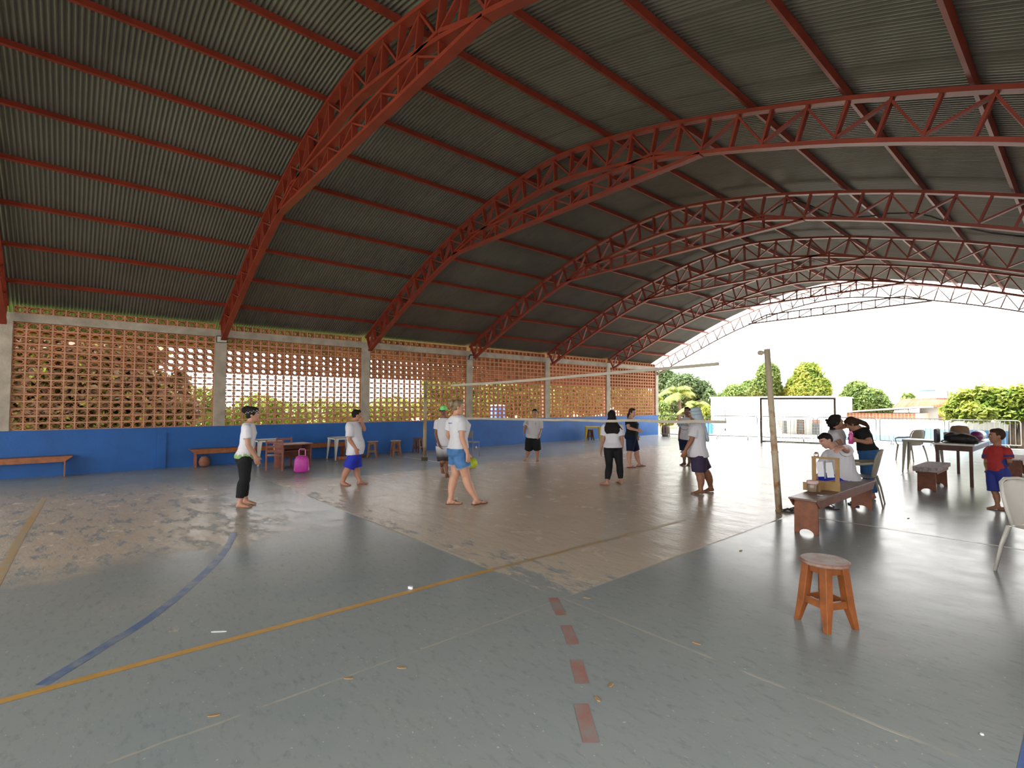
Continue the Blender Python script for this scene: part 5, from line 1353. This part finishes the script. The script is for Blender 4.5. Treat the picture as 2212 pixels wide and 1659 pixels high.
# right-hand tree with large leaves and two trunks
rt = tree('almond_tree', 'broad yellow green tree with two trunks at the right edge', crown_y([(2085,872,42,26,0),(2060,888,28,18,-.3),(2125,860,42,26,0),(2165,872,50,30,0),(2110,890,55,16,-.4),(2200,866,45,30,0),(2185,896,45,14,0),(2235,880,40,32,0)], 25.6), 9000, .125, YG, 9, GT, trunk=False)
b0 = rt.location
for px0, px1 in ((2186, 2189), (2204, 2209)):
    a, c = Gd(px0, 957), onY(px1, 890, 25.6); a = Vector((a.x, a.y, 0))
    a = onY(px0, 955, 25.6)
    MB().tube([Vector((a.x, a.y, -.03)) - b0, (a + c)/2 - b0, c - b0], [.13, .11, .08], 9).build('trunk', BARK, rt, smooth=True)
# greenery behind the pierced screens
GL = 'trees behind the brick screens'
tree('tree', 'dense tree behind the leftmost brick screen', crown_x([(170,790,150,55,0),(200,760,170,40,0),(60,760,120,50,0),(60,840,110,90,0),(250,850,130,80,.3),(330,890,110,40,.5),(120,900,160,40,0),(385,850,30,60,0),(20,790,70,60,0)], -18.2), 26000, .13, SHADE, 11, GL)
tree('shrub', 'low shrub behind the second brick screen', crown_x([(430,870,60,35,0),(470,905,70,25,0),(560,885,60,34,0),(620,895,60,28,0)], -20), 7000, .08, BG, 12, GL, cat='shrub')
tree('shrub', 'low shrubs behind the second column', crown_x([(700,890,60,30,0),(760,895,60,25,0),(850,885,60,28,0),(820,900,70,22,0)], -21), 7000, .085, BG, 13, GL, cat='shrub')
tree('tree', 'leafy tree behind the far net post', crown_x([(960,830,46,40,0),(985,870,50,40,0),(930,880,36,30,0),(1010,850,40,60,0)], -22), 13000, .11, BG, 14, GL)
tree('tree', 'leafy tree behind the fourth brick screen', crown_x([(1085,845,50,48,0),(1130,835,50,50,0),(1060,880,46,30,0),(1150,870,40,40,.5)], -21), 20000, .11, BG, 15, GL)
tree('tree', 'leafy tree behind the fifth brick screen', crown_x([(1225,835,40,50,0),(1270,850,40,50,0),(1200,880,30,30,0)], -22), 16000, .12, BG, 16, GL)
tree('tree', 'leafy tree behind the last brick screen', crown_x([(1345,840,34,44,0),(1370,865,34,36,0),(1400,880,30,30,0)], -22), 10000, .15, YG, 17, GL)
q = onX(1075, 893, -18); dr = thing('water_drum', 'blue plastic water drum behind the fourth brick screen', 'drum', (q.x, q.y, -.03))
zt = q.z + .35
MB().lathe([(.28, 0), (.33, .1), (.33, zt - .1), (.30, zt), (.001, zt)], 18).build('drum_body', mat('drum_blue', (0.06, 0.16, 0.50), .4), dr, smooth=True)
MB().lathe([(.34, zt), (.35, zt + .02), (.30, zt + .07), (.001, zt + .08)], 18).build('lid', mat('drum_lid', (0.30, 0.45, 0.75), .4), dr, smooth=True)
q = onX(1171, 860, -17.0); o = MB().tube([(0,0,-.03), (0,0,3.4)], .07, 10).build('outer_post', mat('red_brick_post', (0.36, 0.11, 0.06), .8), smooth=True, loc=(q.x, q.y, 0)); tag(o, 'red post standing outside behind the brick screen near the boy', 'post')

# ---- blue board fence across the corner, barrel
fy = 25.2; xa, xb = WX - .1, onY(1541, 930, fy).x; zt = onY(1480, 913, fy).z
fc = thing('board_fence', 'blue board fence closing the corner beyond the hall', 'fence', (xa, fy, -.03))
FB = mat('fence_blue', (0.05, 0.20, 0.52), .55, .12, 2, rand=.12)
nb = int((xb - xa) / .17)
for k in range(nb): MB().box(k*.17, k*.17 + .162, -.012, .012, 0, zt + .03).build('board', FB, fc)
MB().box(0, nb*.17, .012, .05, .25, .33).build('rail', FB, fc); MB().box(0, nb*.17, .012, .05, zt*.75, zt*.75 + .08).build('rail', FB, fc)
q = Gd(1438, 942.5); ba = thing('barrel', 'dark wooden barrel in front of the blue board fence', 'barrel', (q.x, q.y, 0))
MB().lathe([(.155, 0), (.185, .10), (.200, .26), (.185, .42), (.155, .52), (.14, .52), (.135, .49), (.001, .49)], 20).build('staves', mat('barrel_wood', (0.11, 0.065, 0.045), .7, .3, 12), ba, smooth=True)
for z, r in ((.07, .180), (.45, .178)): MB().lathe([(r, z - .012), (r + .004, z), (r, z + .012)], 20).build('hoop', GREY, ba, smooth=True)
o = thing('low_trough', 'dark low trough on the ground behind the barrel', 'trough', (-12.6, 22.6, 0)); MB().box(-.6, .6, -.15, .15, .06, .16).build('trough_body', mat('trough_grey', (0.10, 0.11, 0.12), .7), o)
for s in (-.5, 0, .5): MB().box(s - .04, s + .04, -.1, .1, 0, .06).build('foot', mat('trough_grey', (0.1, 0.1, 0.1)), o)

# ---- crowd barriers
STEEL = mat('barrier_steel', (0.30, 0.30, 0.30), .5, .2, 3, metal=.3)
BW_ = 2.02
def barrier(loc, rz, label):
    t = thing('crowd_barrier', label, 'barrier', loc, rz, 'steel crowd barriers')
    h = BW_/2 - .03
    MB().tube([(-h, 0, .14), (-h, 0, .92), (-h + .03, 0, .985), (-h + .10, 0, 1.01), (h - .10, 0, 1.01), (h - .03, 0, .985), (h, 0, .92), (h, 0, .14), (-h, 0, .14)], .017, 8).build('frame', STEEL, t, smooth=True)
    for k in range(1, 14): x = -h + 2*h*k/14; MB().tube([(x, 0, .14), (x, 0, 1.0)], .0075, 5).build('bar', STEEL, t)
    for x in (-h*.62, h*.62): MB().tube([(x, -.22, 0), (x, -.16, .10), (x, 0, .15), (x, .16, .10), (x, .22, 0)], .014, 6).build('foot', STEEL, t, smooth=True)
    return t
A_, B_ = Vector((-13.3, 20.6)), Vector((-1.3, 25.3)); dv = (B_ - A_).normalized(); rz = math.atan2(dv.y, dv.x)
lab = ['at the corner beside the barrel', 'in front of the blue fence end', 'in front of the white house wall', 'behind the goal net', 'behind the bending woman', 'beyond the bags on the brown table', 'in front of the broad tree at the right edge']
for k in range(6):
    c = A_ + dv * (BW_ * 1.03 * (k + .5)); barrier((c.x, c.y, -.03 if c.y > 24.6 else 0), rz, 'steel crowd barrier ' + lab[k])
c = B_ + dv * 1.3; barrier((c.x, c.y, -.03), rz - .05, 'steel crowd barrier ' + lab[6])

# ---- goal
GP = mat('goal_pole', (0.13, 0.105, 0.075), .5, .15, 6)
ga, gb = onY(1645, 957, 20.6), onY(1805, 957, 21.3); ga.z = gb.z = 0
GH = onY(1644, 861, 20.6).z
gl_ = thing('goal', 'small football goal with a white net in front of the barriers', 'goal', (ga.x, ga.y, 0))
gd = gb - ga; gk = Vector((-.36, .93, 0)) * .75
MB().tube([(0,0,0), (0,0,GH)], .038, 10).build('post', GP, gl_, smooth=True); MB().tube([gd, gd + Vector((0,0,GH))], .038, 10).build('post', GP, gl_, smooth=True)
MB().tube([Vector((-.03,0,GH)), gd + Vector((.03,0,GH))], .038, 10).build('crossbar', GP, gl_, smooth=True)
MB().tube([(0,0,.03), gk + Vector((0,0,.03)), gk + gd + Vector((0,0,.03)), gd + Vector((0,0,.03))], .025, 8).build('ground_frame', GP, gl_, smooth=True)
NT = mat('goal_net', (0.66, 0.70, 0.72), .8); nm = MB(); R = random.Random(4)
def gn(u, v):
    w = (1 - v) ; off = gk * (w ** 1.3)
    return gd*u + off + Vector((.02*math.sin(9*v + 7*u), .03*math.sin(11*u), v*GH + .015*math.sin(13*u + 5*v)))
for i in range(27): nm.tube([gn(i/26, v/12) for v in range(13)], .005, 4)
for j in range(17): nm.tube([gn(u/20, j/16) for u in range(21)], .005, 4)
nm.build('net', NT, gl_)['kind'] = 'stuff'

# ---- white house with awnings, mural, door and grilles
HY = 29.0
WH = mat('white_render', (0.80, 0.81, 0.80), .85, .04, 1.5, spec=.2)
hxa, hxb = onY(1536, 900, HY).x, onY(1775, 900, HY).x; hz = onY(1650, 859, HY).z
hs = thing('white_house', 'plain white flat roofed house behind the goal', 'house', (hxa, HY, -.03)); W_ = hxb - hxa
MB().box(0, W_, 0, 5, 0, hz + .03).build('walls', WH, hs); MB().box(-.05, W_ + .05, -.06, 5.05, hz + .03, hz + .10).build('parapet', WH, hs)
def hpx(px, py, off=0.0): q = onY(px, py, HY - off); return Vector((q.x - hxa, -off, q.z + .03))
def panel(nm, x0, y0, x1, y1, m, off=.03, th=.03):
    a, b_ = hpx(x0, y1), hpx(x1, y0); return MB().box(a.x, b_.x, -off, -off + th, max(a.z, .0), b_.z).build(nm, m, hs)
DOOR = mat('brown_door', (0.20, 0.105, 0.06), .6, .3, 8); GRI = mat('window_grille', (0.16, 0.17, 0.18), .5)
panel('door', 1722, 906, 1737, 948, DOOR); panel('door_grille', 1727, 908, 1735, 932, GRI, .05); panel('window', 1755, 915, 1770, 944, GRI); panel('window_head', 1755, 905, 1771, 914, mat('pink_render', (0.45, 0.20, 0.14), .8)); panel('door_dark', 1694, 907, 1699, 945, GRI); panel('shutter', 1676, 907, 1693, 944, mat('beige_shutter', (0.50, 0.46, 0.42), .7))
AW = mat('awning_sheet', (0.62, 0.64, 0.62), .5)
for x0, x1, yt in ((1673, 1718, 896), (1717, 1792, 893)):
    a, b_ = hpx(x0, yt), hpx(x1, yt); rings = []
    for k in range(7):
        u = k/6; z = a.z - .28*u*u; rings.append([Vector((a.x, -.05 - 1.1*u, z)), Vector((b_.x, -.05 - 1.1*u, z)), Vector((b_.x, -.05 - 1.1*u, z + .03)), Vector((a.x, -.05 - 1.1*u, z + .03))])
    MB().loft(rings).build('awning', AW, hs)
MUR = mat('mural_blue', (0.42, 0.66, 0.80), .85); MUR2 = mat('mural_pale_blue', (0.58, 0.74, 0.82), .85)
def blob(nm, pix, m):
    ps = [hpx(*q_) for q_ in pix]; MB().prism([(v.x, -.012, v.z) for v in ps], (0, .01, 0)).build(nm, m, hs)
blob('mural_patch', [(1541,948),(1541,900),(1552,893),(1556,905),(1562,918),(1570,930),(1578,948)], MUR); blob('mural_patch', [(1580,925),(1588,902),(1596,897),(1603,915),(1604,928),(1590,930)], MUR2)
blob('mural_patch', [(1560,948),(1566,925),(1572,922),(1580,948)], MUR2)
def dish(label, c, r, aim, m):
    t = thing('satellite_dish', label, 'satellite dish', c, group='satellite dishes'); aim = Vector(aim).normalized(); x = aim.orthogonal().normalized(); y = aim.cross(x); rings = []
    for k in range(6): rr = r*max(k, .1)/5; rings.append([aim*(.25*rr*rr/r) + x*(rr*math.cos(a)) + y*(rr*math.sin(a)) for a in [2*PI*i/20 for i in range(20)]])
    o = MB().loft(rings, cap=False).build('bowl', m, t, smooth=True); s = o.modifiers.new('s', 'SOLIDIFY'); s.thickness = .015
    MB().tube([aim*0, aim*(r*.75)], .012, 6).build('feed_arm', m, t); MB().tube([Vector((0,0,0)) - aim*.02, Vector((0,0,-r*1.1)) - aim*.1], .025, 8).build('mast', m, t)
DSH = mat('dish_grey', (0.34, 0.33, 0.33), .6); q = onY(1565, 896, 27.8); dish('grey satellite dish in front of the white house wall', q, .26, (.1, -1, .25), DSH)

# ---- white boundary wall with blue base, brick annex, tiled house
VY = 26.3
vx0, vx1 = onY(1778, 930, VY).x, 8.0; vz = onY(1900, 906, VY).z
vw = thing('boundary_wall', 'long white boundary wall with a stepped blue base', 'wall', (vx0, VY, -.03)); MB().box(0, vx1 - vx0, 0, .15, 0, vz + .03).build('wall_body', WH, vw)
SB = mat('base_blue', (0.16, 0.36, 0.70), .8, .08, 2); xs = onY(1993, 930, VY).x - vx0
MB().box(0, xs, -.012, 0, 0, onY(1930, 941, VY).z + .03).build('blue_base', SB, vw); MB().box(xs, vx1 - vx0, -.012, 0, 0, onY(2040, 927, VY).z + .03).build('blue_base', SB, vw)
AY = 31.0; ax0, ax1 = onY(1829, 890, AY).x, onY(1978, 890, AY).x; az = onY(1900, 892, AY).z
an = thing('brick_annex', 'orange brick annex under a thin sloping slab', 'building', (ax0, AY, -.03)); OB = mat('orange_brick', (0.34, 0.14, 0.075), .85, .18, 9, bump=.4, bs=12, rand=.15)
ncol = 20; bw = (ax1 - ax0)/ncol
for r in range(3):
    for k in range(ncol): MB().box(k*bw + .02, (k + 1)*bw - .02, -.01, .02, az + .03 - (r + 1)*.16 + .01, az + .03 - r*.16 - .01).build('brick', OB, an)
MB().box(0, ax1 - ax0, 0, 3, 0, az + .02).build('walls', mat('annex_mortar', (0.50, 0.36, 0.26), .9), an)
z0 = onY(1829, 893, AY).z - az; z1 = onY(1984, 881, AY).z - az; w = ax1 - ax0
MB().prism([(-.2, -.25, az + .02 + max(z0, 0)), (w + .25, -.25, az + .03 + z1), (w + .25, -.25, az + .12 + z1), (-.2, -.25, az + .08 + max(z0, 0))], (0, 3.3, 0)).build('roof_slab', mat('fibre_cement', (0.32, 0.29, 0.26), .8), an)
TY = 34.0
tx0, tx1, tx2 = onY(1932, 880, TY).x, onY(1986, 880, TY).x, onY(2075, 880, TY).x
th = thing('tiled_house', 'house with a faded red tiled roof and grey gable wall', 'house', (tx0, TY, -.03)); GW = mat('grey_render', (0.46, 0.46, 0.44), .85, .1, 2)
zb = onY(2010, 876, TY).z
MB().box(tx1 - tx0, tx2 - tx0, 0, 4, 0, zb + .03).build('walls', GW, th)
TILE = mat('roof_tile', (0.27, 0.095, 0.055), .8, .2, 4, rand=.3, spec=.2)
e0, e1 = onY(1930, 884, TY - .3), onY(2075, 872, TY - .3); r0, r1 = onY(1950, 864, TY + 2.2), onY(2075, 862, TY + 2.2)
o3 = Vector((tx0, TY, -.03)); e0 -= o3; e1 -= o3; r0 -= o3; r1 -= o3
nt_ = 26
for k in range(nt_ + 1):
    u = k/nt_; a, b_ = e0.lerp(e1, u), r0.lerp(r1, u); MB().tube([a, b_], .085, 8).build('tile_row', TILE, th, smooth=True)
MB().prism([e0 - Vector((0,0,.06)), e1 - Vector((0,0,.06)), r1 - Vector((0,0,.06)), r0 - Vector((0,0,.06))], (0, 0, .05)).build('roof_deck', mat('deck', (0.25, 0.12, 0.08), .8), th)
a = onY(2028, 897, TY) - o3; MB().box(a.x, a.x + 1.2, -.03, .0, a.z - .25, a.z + .1).build('window', DOOR, th)
q = onY(2010, 864, 37); wt = thing('water_tank', 'pale blue water tank above the tiled roof', 'tank', q); MB().lathe([(.42, 0), (.46, .05), (.50, .55), (.001, .55)], 18).build('tank_body', mat('tank_blue', (0.35, 0.55, 0.68), .5), wt, smooth=True); MB().lathe([(.56, .55), (.57, .60), (.40, .68), (.001, .70)], 18).build('lid', mat('tank_lid', (0.45, 0.62, 0.70), .5), wt, smooth=True)
MB().box(-.5, .5, -.5, .5, -.12, 0).build('platform', GW, wt); MB().tube([(0,0,-.1), (0,0,-q.z)], .25, 10).build('tower', GW, wt)
q = onY(2046, 843, 36); dish('reddish grey satellite dish on the tiled house roof', q, .62, (-.7, -.5, .9), mat('dish_rust', (0.33, 0.24, 0.22), .6))
# power line across the yard
wl_ = MB().tube([onY(1790, 876, 42), onY(1900, 850, 39), onY(2000, 829, 36), onY(2110, 805, 33), onY(2300, 764, 28)], .012, 5).build('power_line', blackc); tag(wl_, 'thin power line crossing the white sky on the right', 'cable')
bake_people()
